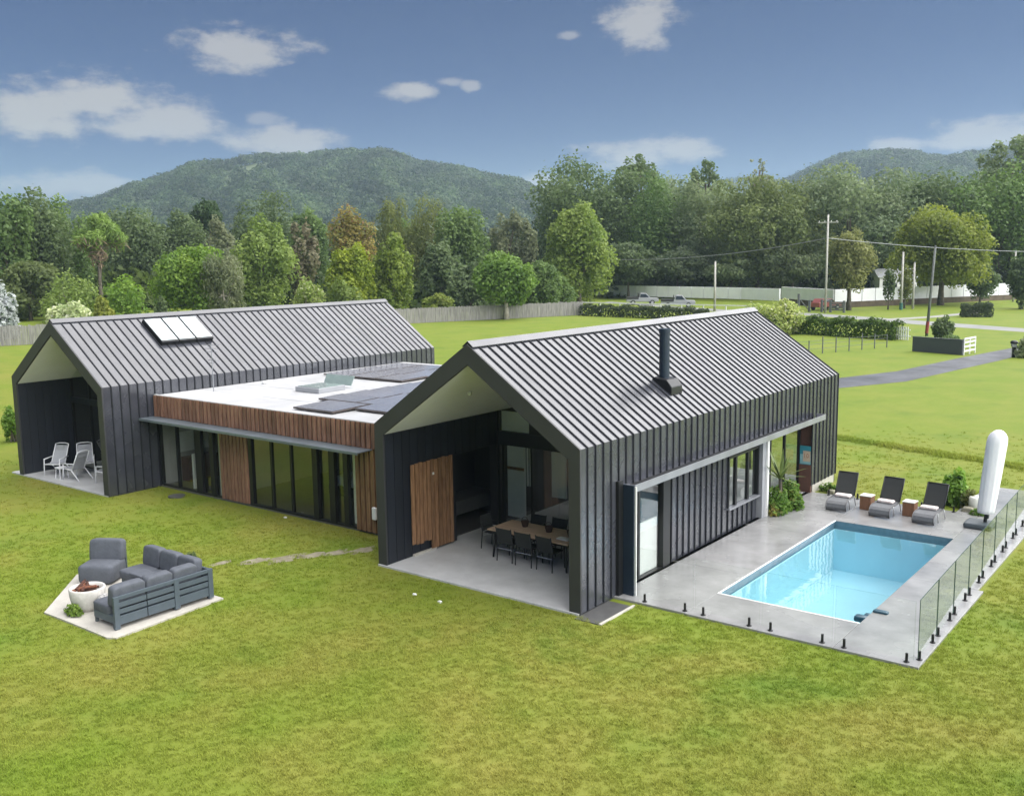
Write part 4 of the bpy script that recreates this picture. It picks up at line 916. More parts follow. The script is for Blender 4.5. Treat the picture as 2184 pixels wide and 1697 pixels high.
GO = [(.075, .085, .022), (.155, .125, .038), (.21, .13, .06)]; BG = [(.055, .076, .040), (.112, .136, .070)]; PINK = [(.16, .15, .08), (.36, .27, .19), (.10, .16, .04)]
WH = [(.10, .14, .05), (.34, .36, .22), (.62, .62, .52)]

# (label, px, py top, py bottom of crown, half width px, distance, palette, options)
TREES = [
 ('tall leafy tree at the far left edge of the tree line', 18, 420, 640, 62, 152, MD, {}),
 ('tall dark green tree second from the left edge', 88, 408, 640, 56, 156, DK, {}),
 ('tall mid green tree behind the pale headed cabbage tree', 140, 425, 640, 50, 160, MD, dict(nl=40)),
 ('dark broad tree right of the cabbage tree', 300, 447, 620, 64, 176, DK, {}),
 ('dark dense tree below the small umbrella pine', 392, 452, 620, 60, 178, DK, {}),
 ('small dark umbrella shaped pine against the hill', 450, 429, 500, 32, 185, [(.018,.034,.014),(.032,.055,.02)], dict(n=2400, tr=.2)),
 ('grey leafless tree in front of the umbrella pine', 475, 462, 610, 36, 172, GR, dict(n=1500, nl=22, lobe=(.2,.34))),
 ('big round dark tree left of the golden tree', 565, 411, 600, 66, 182, DK, dict(nl=40)),
 ('mid green tree between round dark tree and golden tree', 665, 450, 600, 42, 176, MD, {}),
 ('light green bushy tree above the roof of the far pavilion', 560, 466, 655, 72, 136, BR, dict(n=7000, size=.3)),
 ('rounded bushy tree with greyish side above the far skylights', 412, 528, 668, 86, 126, [(.055,.10,.018),(.115,.165,.028)], dict(n=7500, size=.28)),
 ('thin grey green willow like tree beside the rounded bushy tree', 478, 545, 668, 48, 122, GR, dict(n=3200, vert=.6, size=.3, bark=PALEBARK)),
 ('golden orange topped tree above the far ridge', 752, 446, 600, 58, 150, GO, dict(n=5500, size=.3)),
 ('bright yellow green tree in front of the golden tree', 752, 522, 648, 52, 122, YE, dict(n=5500, size=.27, nl=30)),
 ('mid green upright tree right of the yellow green tree', 838, 502, 664, 50, 124, [(.06,.09,.016),(.12,.15,.03)], dict(n=5200, size=.27)),
 ('tall thin olive tree left of centre in the back row', 845, 427, 620, 46, 168, OL, dict(vert=.5)),
 ('tall olive tree in the middle of the back row', 912, 424, 630, 48, 170, OL, dict(vert=.35, nl=40)),
 ('tall green tree right of the middle olive tree', 985, 446, 650, 58, 160, MD, dict(n=6500)),
 ('dense dark tree behind the paling fence', 940, 520, 664, 46, 150, DK, {}),
 ('sparse grey tree in front of the hill slope', 1085, 452, 600, 44, 178, GR, dict(n=1800, nl=26, lobe=(.18,.3))),
 ('sparse grey twiggy tree beside the bright tall tree', 1128, 470, 620, 34, 176, GR, dict(n=1500, nl=22, lobe=(.18,.3))),
 ('broad lawn tree with pale trunk in front of the fence', 1078, 541, 632, 74, 120, [(.045,.085,.020),(.095,.145,.032)], dict(n=7500, size=.28, bark=PALEBARK, tr=.34)),
 ('green tree between the lawn tree and the bright tall tree', 1160, 560, 660, 46, 132, MD, dict(n=4500, size=.28)),
 ('bright green tall tree at the centre of the tree line', 1236, 438, 668, 82, 146, [(.064,.098,.022),(.128,.162,.040)], dict(n=9500, size=.32, nl=44, lobe=(.24,.42))),
 ('huge dark gum tree at the left of the right hand wood', 1272, 338, 640, 128, 192, DK, dict(n=11000, size=.42, nl=46, lobe=(.2,.36))),
 ('open crowned gum tree with sky showing through its top', 1368, 331, 420, 54, 196, DK, dict(n=2000, size=.36, nl=40, lobe=(.13,.22), limbs=18)),
 ('dark green tree below the open crowned gum', 1400, 372, 640, 76, 184, [(.035,.062,.02),(.075,.11,.035)], dict(n=7000)),
 ('tall gappy gum tree with clumped top in the right hand wood', 1500, 343, 452, 42, 192, DK, dict(n=1500, size=.36, nl=30, lobe=(.13,.24), limbs=14)),
 ('grey green tree below the gappy gum tree', 1492, 385, 650, 78, 182, BG, dict(n=6500)),
 ('big dome shaped olive tree in the right hand wood', 1615, 380, 650, 108, 172, [(.050,.068,.024),(.094,.112,.042)], dict(n=13000, size=.36, nl=80, lobe=(.18,.32))),
 ('dead twiggy treetop standing above the dome shaped tree', 1612, 340, 392, 30, 190, GR, dict(n=150, size=.3, nl=16, lobe=(.10,.16), limbs=16)),
 ('large grey green gum tree right of the dome shaped tree', 1812, 356, 620, 132, 178, BG, dict(n=11000, size=.42, nl=44, lobe=(.22,.38))),
 ('dark spreading tree behind the yellow green tree at right', 2015, 378, 640, 112, 184, DK, dict(n=9000, size=.42)),
 ('deep green tree filling the right edge of the wood', 2125, 352, 640, 100, 180, MD, dict(n=8500, size=.42)),
 ('tallest gum tree at the right edge of the picture', 2150, 292, 430, 60, 186, BG, dict(n=2300, size=.42, nl=30, lobe=(.16,.28), limbs=14)),
 ('broad yellow green tree behind the white wall', 2008, 444, 606, 100, 150, [(.072,.094,.018),(.135,.155,.032)], dict(n=10500, size=.32, tr=.42, nl=44, depth=.8, drop=0, low=-.5)),
 ('small olive tree with dark forked trunk beside the tall pole', 1812, 492, 616, 48, 136, [(.07,.082,.028),(.145,.15,.06)], dict(n=5500, size=.24, tr=.32, limbs=9, drop=0, low=-.6)),
 ('slim young tree by the white wall left of the pale pole', 1896, 572, 640, 13, 138, DK, dict(n=700, size=.2, tr=.1)),
 ('slim young tree by the white wall between two poles', 1931, 566, 642, 15, 141, OL, dict(n=700, size=.2, tr=.12)),
 ('small dark shrubby tree behind the far end of the wall', 2092, 566, 636, 30, 156, DK, dict(n=2400, size=.26, tr=.14)),
 ('dark tree at the right edge in front of the wall end', 2182, 545, 660, 30, 142, DK, dict(n=3200, size=.26)),
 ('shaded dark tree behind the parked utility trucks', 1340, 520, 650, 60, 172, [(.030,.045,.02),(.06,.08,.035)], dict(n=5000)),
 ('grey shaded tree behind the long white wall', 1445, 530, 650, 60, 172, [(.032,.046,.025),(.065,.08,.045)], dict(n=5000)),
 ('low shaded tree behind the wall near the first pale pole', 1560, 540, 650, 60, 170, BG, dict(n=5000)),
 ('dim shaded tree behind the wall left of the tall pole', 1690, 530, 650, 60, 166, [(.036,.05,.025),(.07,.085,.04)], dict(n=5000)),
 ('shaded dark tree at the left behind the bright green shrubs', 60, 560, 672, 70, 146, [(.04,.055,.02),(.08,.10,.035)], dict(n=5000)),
 ('brownish twiggy tree between light green and golden trees', 648, 478, 640, 44, 142, [(.075,.075,.042),(.13,.115,.075),(.06,.085,.025)], dict(n=2400, nl=24, lobe=(.18,.3), bark=PALEBARK)),
 ('feathery grey green tree rising between the two gum tops', 1440, 378, 600, 52, 205, BG, dict(n=5000, nl=26, lobe=(.3,.5))),
 ('feathery grey green tree left of the dome shaped tree', 1545, 392, 600, 50, 200, BG, dict(n=5000, nl=26, lobe=(.3,.5))),
 ('feathery olive tree between dome shaped tree and large gum', 1712, 385, 600, 58, 196, OL, dict(n=5500, nl=26, lobe=(.3,.5))),
 ('feathery dark tree right of the large grey green gum', 1930, 372, 600, 62, 200, DK, dict(n=5500, nl=26, lobe=(.3,.5))),
 ('feathery tree between the right hand dark trees', 2072, 362, 600, 56, 202, BG, dict(n=5500, nl=26, lobe=(.3,.5))),
 ('tall feathery tree behind the huge dark gum', 1205, 420, 640, 54, 205, DK, dict(n=5000, nl=26, lobe=(.3,.5))),
 ('dense green tree in the back row above the far ridge end', 870, 470, 640, 56, 185, MD, dict(n=5500)),
 ('dense dark tree in the back row left of the golden tree', 625, 478, 640, 60, 190, DK, dict(n=5500)),
 ('dense dark tree in the back row right of the cabbage tree', 240, 452, 640, 56, 190, DK, dict(n=5500)),
 ('dark low tree at the foot of the middle back row', 1010, 560, 672, 60, 140, DK, dict(n=4500)),
]
for i, (lab, px, pt, pb, hw, dist, pal, o) in enumerate(TREES):
    x, y = ground_at(px, dist); H = height_at(px, pt, dist)-GZ; cb = max(.6, height_at(px, pb, dist)-GZ); w = 2*width_at(hw, dist)
    o = dict(o); o.setdefault('tr', .12+H*.014)
    if px > 1180 and dist > 165: w *= 1.22; cb = max(cb, height_at(px, 600, dist)-GZ); o.setdefault('drop', 0); pal = [tuple(v*1.15 for v in q) for q in pal]
    elif dist > 155: w *= 1.12
    tree('tree', lab, x, y, H, w, cb, pal, seed=100+i, group='trees of the tree line', **o)
# cabbage tree with bare trunk
x, y = ground_at(214, 150); H = height_at(214, 456, 150)
ct = thing('cabbage_tree', 'tall cabbage tree with bare trunk and pinkish dead skirt of leaves at left', 'tree', (x, y, GZ))
rg = np.random.default_rng(77); n = 3200
cz0 = height_at(214, 560, 150); c = np.array([0, 0, (H+cz0)/2]); r = np.array([width_at(54, 150)]*2+[(H-cz0)/2])
pos, nrm, sz, col, lc = lobed(78, c, r, 30, 3600, (.25, .42), [(.06, .10, .025), (.12, .17, .045)], .34, .4, -.9)
fr_ = (pos[:, 2]-cz0)/(H-cz0); dead = rg.random(len(pos)) < np.clip(1.05-fr_*1.9, 0, .92)
col[dead] = np.array([.30, .225, .165])*rg.uniform(.7, 1.25, (dead.sum(), 1))
o = bpy.data.objects.new('crown', leaf_mesh('crown', pos, nrm, sz*1.5, col, aspect=.16, vert=.35, seed=5)); COL.objects.link(o); o.parent = ct
trunk(ct, cz0+1.2, .36, [tuple(lc[k]) for k in range(6)], BARK, 9, .25)

def shrub(name, label, x, y, w, d, h, pal, n=2500, size=.16, seed=0, rz=0.0, group=None, cat='shrub', nl=26, lobe=(.3, .5), z=GZ, vert=0.0):
    t = thing(name, label, cat, (x, y, z), rz, group)
    pos, nrm, sz, col, lc = lobed(seed, (0, 0, h*.42), (w/2, d/2, h*.60), nl, n, lobe, pal, size, .5, -.5)
    k = pos[:, 2] > .02; pos, nrm, sz, col = pos[k], nrm[k], sz[k], col[k]
    o = bpy.data.objects.new('foliage', leaf_mesh('foliage', pos, nrm, sz, col, seed=seed, vert=vert)); COL.objects.link(o); o.parent = t
    b = MB(); rn = random.Random(seed)
    for q in range(4): b.tube([(rn.uniform(-.1, .1)*w, rn.uniform(-.1, .1)*d, -.02), (rn.uniform(-.25, .25)*w, rn.uniform(-.25, .25)*d, h*.6)], [.03*h, .01*h], 6)
    b.build('stems', BARK, t, local=True)
    return t
SHR = [('bright green mounded shrub left of the cabbage tree', 150, 583, 655, 70, 138, BR), ('bright green mounded shrub right of the cabbage tree', 262, 590, 650, 56, 140, [(.06,.11,.018),(.12,.18,.03)]),
       ('white flowering shrub behind the left fence', 140, 646, 682, 52, 118, WH), ('yellowish shrub at the foot of the cabbage tree', 215, 636, 678, 26, 124, [(.09,.11,.02),(.16,.17,.035)]),
       ('small dark shrub in the meadow above the skylights', 340, 636, 668, 16, 118, DK), ('clipped olive mound below the yellow green tree', 738, 597, 655, 50, 112, [(.06,.085,.022),(.10,.13,.035)]),
       ('pale leafed shrub below the light green bushy tree', 650, 596, 660, 48, 116, [(.09,.13,.03),(.19,.22,.07),(.4,.42,.25)]), ('white blossoming shrub cut by the left picture edge', -2, 600, 690, 34, 112, [(.14,.16,.14),(.34,.35,.36),(.04,.07,.03)]),
       ('low yellowish scrub behind the paling fence', 935, 628, 672, 40, 134, [(.07,.10,.02),(.13,.15,.035)]), ('dark scrub at the foot of the dark trees', 1000, 600, 668, 46, 138, DK),
       ('green scrub beside the far end of the near fence', 1195, 590, 668, 44, 138, MD)]
for i, (lab, px, pt, pb, hw, dist, pal) in enumerate(SHR):
    x, y = ground_at(px, dist); h = height_at(px, pt, dist)-GZ; w = 2*width_at(hw, dist)
    shrub('shrub', lab, x, y, w, w*.8, h, pal, 3200, .20, 300+i, group='shrubs below the trees')
x, y = -26.2, 72.0
shrub('shrub', 'pale green flowering shrub behind the ridge of the poolside pavilion', x, y, 6.6, 4.5, 3.1, [(.12,.16,.04),(.26,.28,.10),(.5,.5,.36)], 6000, .15, 320)
shrub('shrub', 'small bright shrub on the lawn left of the far pavilion', -31.4, 3.1, 1.1, 1.0, 1.5, [(.05,.10,.016),(.10,.16,.03)], 1500, .07, 321, nl=14)
shrub('shrub', 'round dark shrub behind the grey entry wall', -11.3, 73.5, 2.0, 1.8, 1.9, DK, 1500, .14, 322)
shrub('shrub', 'low weedy shrub beside the white rail gate', -8.4, 64.5, 2.2, 1.2, 1.0, MD, 900, .12, 323)
shrub('shrub', 'pale shrub at the right edge beside the letterbox', -2.35, 60.2, 1.6, 1.4, 1.5, [(.09,.12,.05),(.20,.22,.13)], 1400, .12, 324)
def hedge(label, pts, w, h, pal, n, size, seed):
    a, b_ = Vector((*pts[0], 0)), Vector((*pts[1], 0)); d = b_-a; L_ = d.length; rz = math.atan2(d.y, d.x)
    t = thing('hedge', label, 'hedge', ((a.x+b_.x)/2, (a.y+b_.y)/2, GZ), rz)
    rg = np.random.default_rng(seed); u = rg.uniform(-L_/2, L_/2, n); side = rg.random(n); ang = rg.uniform(0, math.pi, n); jit = rg.uniform(.8, 1.08, n)*(1+.10*np.sin(u*2.1)+.07*np.sin(u*5.3+1))
    yy = np.cos(ang)*w/2*jit; zz = np.where(np.abs(np.cos(ang)) > .75, rg.uniform(0, 1, n), .6+.4*np.sin(ang))*h*jit
    pos = np.stack([u, yy, zz], 1); nrm = np.stack([rg.normal(size=n)*.5, np.cos(ang), np.sin(ang)+.2], 1)+unit(rg, n)*.5
    f = rg.random((n, 1)); col = (np.array(pal[0])*(1-f)+np.array(pal[1])*f)*rg.uniform(.8, 1.2, (n, 1))
    o = bpy.data.objects.new('foliage', leaf_mesh('foliage', pos, nrm, size*rg.uniform(.6, 1.3, n), col, seed=seed)); COL.objects.link(o); o.parent = t
    b = MB()
    for k in range(int(L_/1.1)): b.tube([(-L_/2+.5+k*1.1, 0, -.02), (-L_/2+.6+k*1.1, .05, h*.7)], [.05, .02], 5)
    b.build('stems', BARK, t, local=True)
hedge('dark clipped hedge at the end of the paling fence behind the lawn', ((-58.4, 88.0), (-40, 86.2)), 1.3, 1.30, DK, 5200, .15, 401)
hedge('long green hedge in front of the road right of the poolside pavilion', ((-26, 74.0), (-14.0, 70.4)), 1.4, 1.55, [(.045, .09, .014), (.10, .16, .03)], 6500, .13, 402)
hedge('low dark clipped hedge beside the far road at right', ((-17.0, 103.9), (-14.0, 105.2)), 1.4, 1.45, DK, 2200, .14, 403)

# ------------------------------------------------------------------ fences, walls, poles, small buildings, trucks
PALING = mat('weathered_paling', (.17, .165, .155), .85, 0, .3, 2, .1, 10, c2=(.30, .29, .27), stretch=(3, 3, .3))
def paling_fence(label, a, b_, h, seed):
    a, b_ = Vector((*a, 0)), Vector((*b_, 0)); d = b_-a; L_ = d.length; rz = math.atan2(d.y, d.x)
    t = thing('paling_fence', label, 'fence', (a.x, a.y, GZ), rz); rn = random.Random(seed); b = MB(); x = 0
    while x < L_:
        w = rn.uniform(.13, .17); b.box(x, x+w, -.012+rn.uniform(-.012, .012), .012, .02, h+rn.uniform(-.07, .07)); x += w+rn.uniform(.008, .03)
    b.build('palings', PALING, t, local=True)['kind'] = 'stuff'
    for z in (.35, h-.3): MB().box(0, L_, .014, .06, z, z+.09).build('rail', PALING, t, local=True)
    k = 0
    while k*2.4 < L_: MB().box(k*2.4, k*2.4+.1, .06, .16, 0, h-.05).build('post', PALING, t, local=True); k += 1
paling_fence('long grey paling fence behind the lawn right of the far pavilion', (-73.5, 54.5), (-58.6, 88.6), 1.75, 1)
g0, g1 = ground_at(-70, 103), ground_at(118, 103)
paling_fence('grey paling fence at the left edge behind the far pavilion', g0, g1, 1.85, 2)
rl = thing('white_rail_fence', 'white top rail fence running behind the dark clipped hedge', 'fence', (-60, 90.2, GZ))
MB().box(-60, -36, 90.1, 90.2, 1.42, 1.54).build('rail', WHITE, rl)
for k in range(9): MB().box(-60+k*2.9, -59.88+k*2.9, 90.21, 90.31, GZ, 1.42).build('post', WHITE, rl)
WALLW = mat('white_sheet_wall', (.88, .89, .93), .55, 0, .05, .6, .02, 4)
BANK = mat('soil_bank', (.11, .085, .06), .9, 0, .3, 1, .3, 6)
def long_wall(label, pts, h0, h1, plinth):
    t = thing('boundary_wall', label, 'wall', (*pts[0], GZ))
    for i in range(len(pts)-1):
        a, b_ = Vector((*pts[i], 0)), Vector((*pts[i+1], 0)); n_ = (b_-a).cross(Vector((0, 0, 1))).normalized()*.15
        L_ = (b_-a).length; m_ = max(1, int(L_/2.4))
        for k in range(m_):
            p, q = a.lerp(b_, k/m_), a.lerp(b_, (k+1)/m_-.004)
            ha = h1 if not (i == 0 and k == 0 and plinth == 0) else .75
            MB().prism([p+n_+Vector((0, 0, h0)), q+n_+Vector((0, 0, h0)), q+n_+Vector((0, 0, h1)), p+n_+Vector((0, 0, ha))], -2*n_).build('wall_sheet', WALLW, t)
        if plinth: MB().prism([a+n_*1.5+Vector((0, 0, GZ)), b_+n_*1.5+Vector((0, 0, GZ)), b_+n_*1.5+Vector((0, 0, h0)), a+n_*1.5+Vector((0, 0, h0))], -3*n_).build('soil_plinth', BANK, t)
long_wall('long white sheet wall behind the parked utility trucks', [(-86, 134), (-54.8, 127.8), (-47.4, 125)], .35, 2.15, 0)
long_wall('white sheet wall on a brown bank behind the poles at right', [(-46.9, 124.6), (-36, 116), (-19.4, 149.5)], .75, 2.45, 1)
POLEM = mat('weathered_pole', (.42, .41, .38), .8, 0, .2, 3, .1, 10); POLED = mat('dark_pole', (.12, .13, .125), .8, 0, .25, 3, .1, 10); REDP = mat('red_band', (.22, .035, .03), .6, 0, .1, 5); GREENP = mat('green_sleeve', (.03, .12, .10), .5, 0, .1, 5)
def pole(label, x, y, h, r=.13, m=POLEM, lean=(0, 0)):
    t = thing('utility_pole', label, 'pole', (x, y, GZ), 0, 'utility poles along the road'); MB().tube([(0, 0, -.1), (lean[0], lean[1], h)], [r, r*.72], 10).build('shaft', m, t, local=True, smooth=True)
    MB().lathe([(r*.74, 0), (r*.8, .05), (r*.3, .12)], (lean[0], lean[1], h), 10).build('cap', POLED, t, local=True); return t
pole('plain pale pole behind the ridge of the poolside pavilion', -47.2, 102.8, 6.5, .17)
p2 = pole('tall utility pole with a crossarm', -33.2, 105.1, 12.1, .15)
MB().box(-1.25, 1.25, -.06, .06, 11.1, 11.25).build('crossarm', POLEM, p2, local=True)
for sx in (-1.1, -.4, .4, 1.1): MB().lathe([(.04, 0), (.06, .06), (.03, .14)], (sx, 0, 11.25), 8).build('insulator', WHITE, p2, local=True)
p3 = pole('pole with a green sleeve at its foot', -27.0, 115.4, 7.4, .17); MB().tube([(0, 0, 0), (0, 0, .9)], .22, 10).build('sleeve', GREENP, p3, local=True)
pole('short pale pole right of the green sleeved pole', -26.2, 117.8, 6.0, .16)
p5 = pole('near dark pole with a red band at its foot', -13.2, 75.7, 7.9, .13, POLED, (.35, .2)); MB().tube([(0, 0, .25), (.06, .03, 1.3)], .145, 10).build('red_band', REDP, p5, local=True)
pole('far pole at the right edge of the wood', -18.8, 141.4, 7.3, .15)
lx, ly = ground_at(1285, 150); lz = height_at(1285, 553, 150)
WIRE = mat('power_cable', (.25, .26, .27), .5, .3, .1, 5)
def cable(label, a, b_, sag):
    a, b_ = Vector(a), Vector(b_); pts = [a.lerp(b_, k/14)+Vector((0, 0, -sag*4*(k/14)*(1-k/14))) for k in range(15)]
    tag(MB().tube(pts, .045, 5).build('power_cable', WIRE), label, 'cable')
cable('power cable running left from the crossarm pole', (lx, ly, lz), (-33.2, 105.1, 9.2), .9)
cable('power cable running right from the crossarm pole', (-33.2, 105.1, 9.2), (-8.5, 134, 7.0), .5)

GREYW = mat('dark_grey_panel', (.070, .078, .090), .6, 0, .06, 1.5)
ew = thing('entry_wall', 'dark grey panel entry wall beside the driveway', 'wall', (-8.4, 60.6, GZ), math.atan2(59.94-61.26, 3.89))
MB().box(-2.05, 2.05, -.08, .08, 0, 1.10).build('panel', GREYW, ew, local=True, bevel=.01)
MB().box(-2.07, 2.07, -.1, .1, 1.101, 1.14).build('capping', GREYW, ew, local=True)
wg = thing('rail_gate', 'white rail gate at the driveway end of the grey entry wall', 'gate', (-6.42, 60.0, GZ), math.radians(82))
for z in (.22, .55, .86, 1.12): MB().box(0, 2.15, -.03, .03, z, z+.12).build('rail', WHITE, wg, local=True)
for xx in (0, 1.05, 2.08): MB().box(xx, xx+.09, -.035, .035, .0, 1.24).build('upright', WHITE, wg, local=True)
lb = thing('letterbox', 'dark letterbox on a black post beside the driveway', 'letterbox', (-3.12, 60.1, GZ), .4)
MB().box(-.11, .11, -.10, .10, 0, .74).build('post', BLACKF, lb, local=True); MB().box(-.16, .16, -.22, .22, .74, .98).build('box', GREYP, lb, local=True, bevel=.02)
MB().lathe([(.25, 0), (.27, .08), (.20, .19), (.06, .24)], (0, 0, .98), 16).build('lid', BLACKF, lb, local=True, smooth=True)
pk = thing('picket_gate', 'small pale picket fence at the end of the green hedge', 'fence', (-14.0, 70.9, GZ), math.radians(-20))
for k in range(7): MB().box(-.75+k*.22, -.64+k*.22, -.02, .02, 0, 1.15).build('picket', WALLW, pk, local=True)
for z in (.3, .85): MB().box(-.8, .85, .021, .06, z, z+.08).build('rail', WALLW, pk, local=True)
wf = thing('wire_fence', 'thin stake and wire fence in front of the green hedge', 'fence', (-15.7, 55.7, GZ))
a, b_ = Vector((-19.2, 46.5, GZ)), Vector((-12.9, 63.3, GZ))
for k in range(13):
    p = a.lerp(b_, k/12); MB().tube([p, p+Vector((0, 0, 1.05+.12*((k*5) % 3)))], .045, 6).build('stake', POLED, wf)
for z in (.4, .75, 1.0): MB().tube([a+Vector((0, 0, z)), b_+Vector((0, 0, z))], .012, 4).build('wire', POLED, wf)
yg = thing('yard_gate', 'dark timber yard gate and posts at the foot of the tall pole', 'gate', (-34.5, 106.3, GZ), math.radians(2))
for xx, hh in ((-2.6, 2.3), (-1.2, 1.5), (.4, 1.6), (1.5, 1.5), (3.2, 1.5)): MB().box(xx-.13, xx+.13, -.13, .13, 0, hh).build('post', POLED, yg, local=True)
for z in (.25, .5, .75, 1.0, 1.22): MB().box(1.64, 3.06, -.04, .04, z, z+.15).build('gate_rail', POLED, yg, local=True)
MB().tube([(-2.4, 0, 1.5), (-1.3, 0, .3)], .06, 6).build('brace', POLED, yg, local=True)

RUBBER = mat('tyre_rubber', (.015, .015, .016), .8); CARGL = mat('car_glass', (.02, .025, .03), .1, 0, .1, 5, coat=.5); CARW = mat('white_car_paint', (.30, .31, .33), .3, 0, .04, 3, coat=.6); CARD = mat('dark_tray', (.03, .03, .034), .5, 0, .1, 3); CARR = mat('red_car_paint', (.28, .07, .06), .35, 0, .1, 3, coat=.5)
def truck(name, label, x, y, rz, paint, tray=True):
    t = thing(name, label, 'truck' if tray else 'car', (x, y, GZ), rz)
    MB().prism([(-2.45, -.85, .45), (2.35, -.85, .45), (2.45, -.85, .75), (2.3, -.85, .98), (.95, -.85, 1.05), (-2.45, -.85, 1.05)], (0, 1.7, 0)).build('body', paint, t, local=True, bevel=.05)
    if tray:
        MB().prism([(-.55, -.80, 1.05), (1.15, -.80, 1.05), (.55, -.74, 1.72), (-.35, -.74, 1.76)], (0, 1.55, 0)).build('cab', paint, t, local=True, bevel=.05)
        MB().prism([(-.38, -.83, 1.12), (.95, -.83, 1.12), (.5, -.79, 1.62), (-.28, -.79, 1.64)], (0, 1.64, 0)).build('side_window', CARGL, t, local=True)
        MB().box(-2.42, -.62, -.88, .88, .84, 1.18).build('tray', CARD, t, local=True); MB().box(-.66, -.60, -.8, .8, 1.06, 1.75).build('headboard', CARD, t, local=True)
    else:
        MB().prism([(-1.9, -.80, 1.05), (1.1, -.80, 1.05), (.4, -.72, 1.50), (-1.3, -.72, 1.50)], (0, 1.52, 0)).build('cab', paint, t, local=True, bevel=.06)
        MB().prism([(-1.65, -.82, 1.1), (.85, -.82, 1.1), (.35, -.77, 1.43), (-1.2, -.77, 1.43)], (0, 1.62, 0)).build('side_window', CARGL, t, local=True)
    for wx in (-1.45, 1.45):
        for sy in (-1, 1):
            w = MB().tube([(wx, sy*.70, .36), (wx, sy*.92, .36)], .36, 16).build('wheel', RUBBER, t, local=True); MB().tube([(wx, sy*.921, .36), (wx, sy*.935, .36)], .2, 12).build('rim', SILVER, w, local=True)
    for sy in (-.6, .6): MB().box(2.36, 2.42, sy-.16, sy+.16, .72, .86).build('headlight', WHITE, t, local=True)
    return t
truck('utility_truck', 'white utility truck with dark tray, the farther of two by the white wall', -65.0, 114.6, math.radians(35), CARW)
truck('utility_truck', 'pale utility truck with dark tray, the nearer of two by the white wall', -56.4, 109.9, math.radians(30), CARW)
truck('parked_car', 'red car behind the dark yard gate', -35.6, 111.6, math.radians(75), CARR, False)
ROOFW = mat('pale_sheet_roof', (.60, .61, .62), .5, 0, .08, 2)
def small_house(label, px, dist, w, d, h, rz):
    x, y = ground_at(px, dist); t = thing('outbuilding', label, 'building', (x, y, GZ), rz)
    MB().box(-w/2, w/2, -d/2, d/2, 0, h).build('wall', WHITE, t, local=True)
    MB().prism([(-w/2-.3, -d/2-.3, h+.002), (-w/2-.3, d/2+.3, h+.002), (-w/2-.3, 0, h+d*.28)], (w+.6, 0, 0)).build('roof', ROOFW, t, local=True)
    for k in range(2):
        wn = MB().box(-w*.3+k*w*.4, -w*.3+k*w*.4+1.6, -d/2-.03, -d/2-.003, 1.0 if k else .05, 2.3).build('window' if k else 'door', CARGL, t, local=True)
        MB().box(-w*.3+k*w*.4-.08, -w*.3+k*w*.4+1.68, -d/2-.05, -d/2-.031, 2.3, 2.42).build('lintel', GREYP, wn, local=True)
small_house('white outbuilding behind the wall between the olive and yellow green trees', 1905, 175, 6, 5, 3.3, math.radians(35))
small_house('white outbuilding behind the small trees at the right end of the wall', 2084, 182, 5.5, 5, 3.0, math.radians(30))

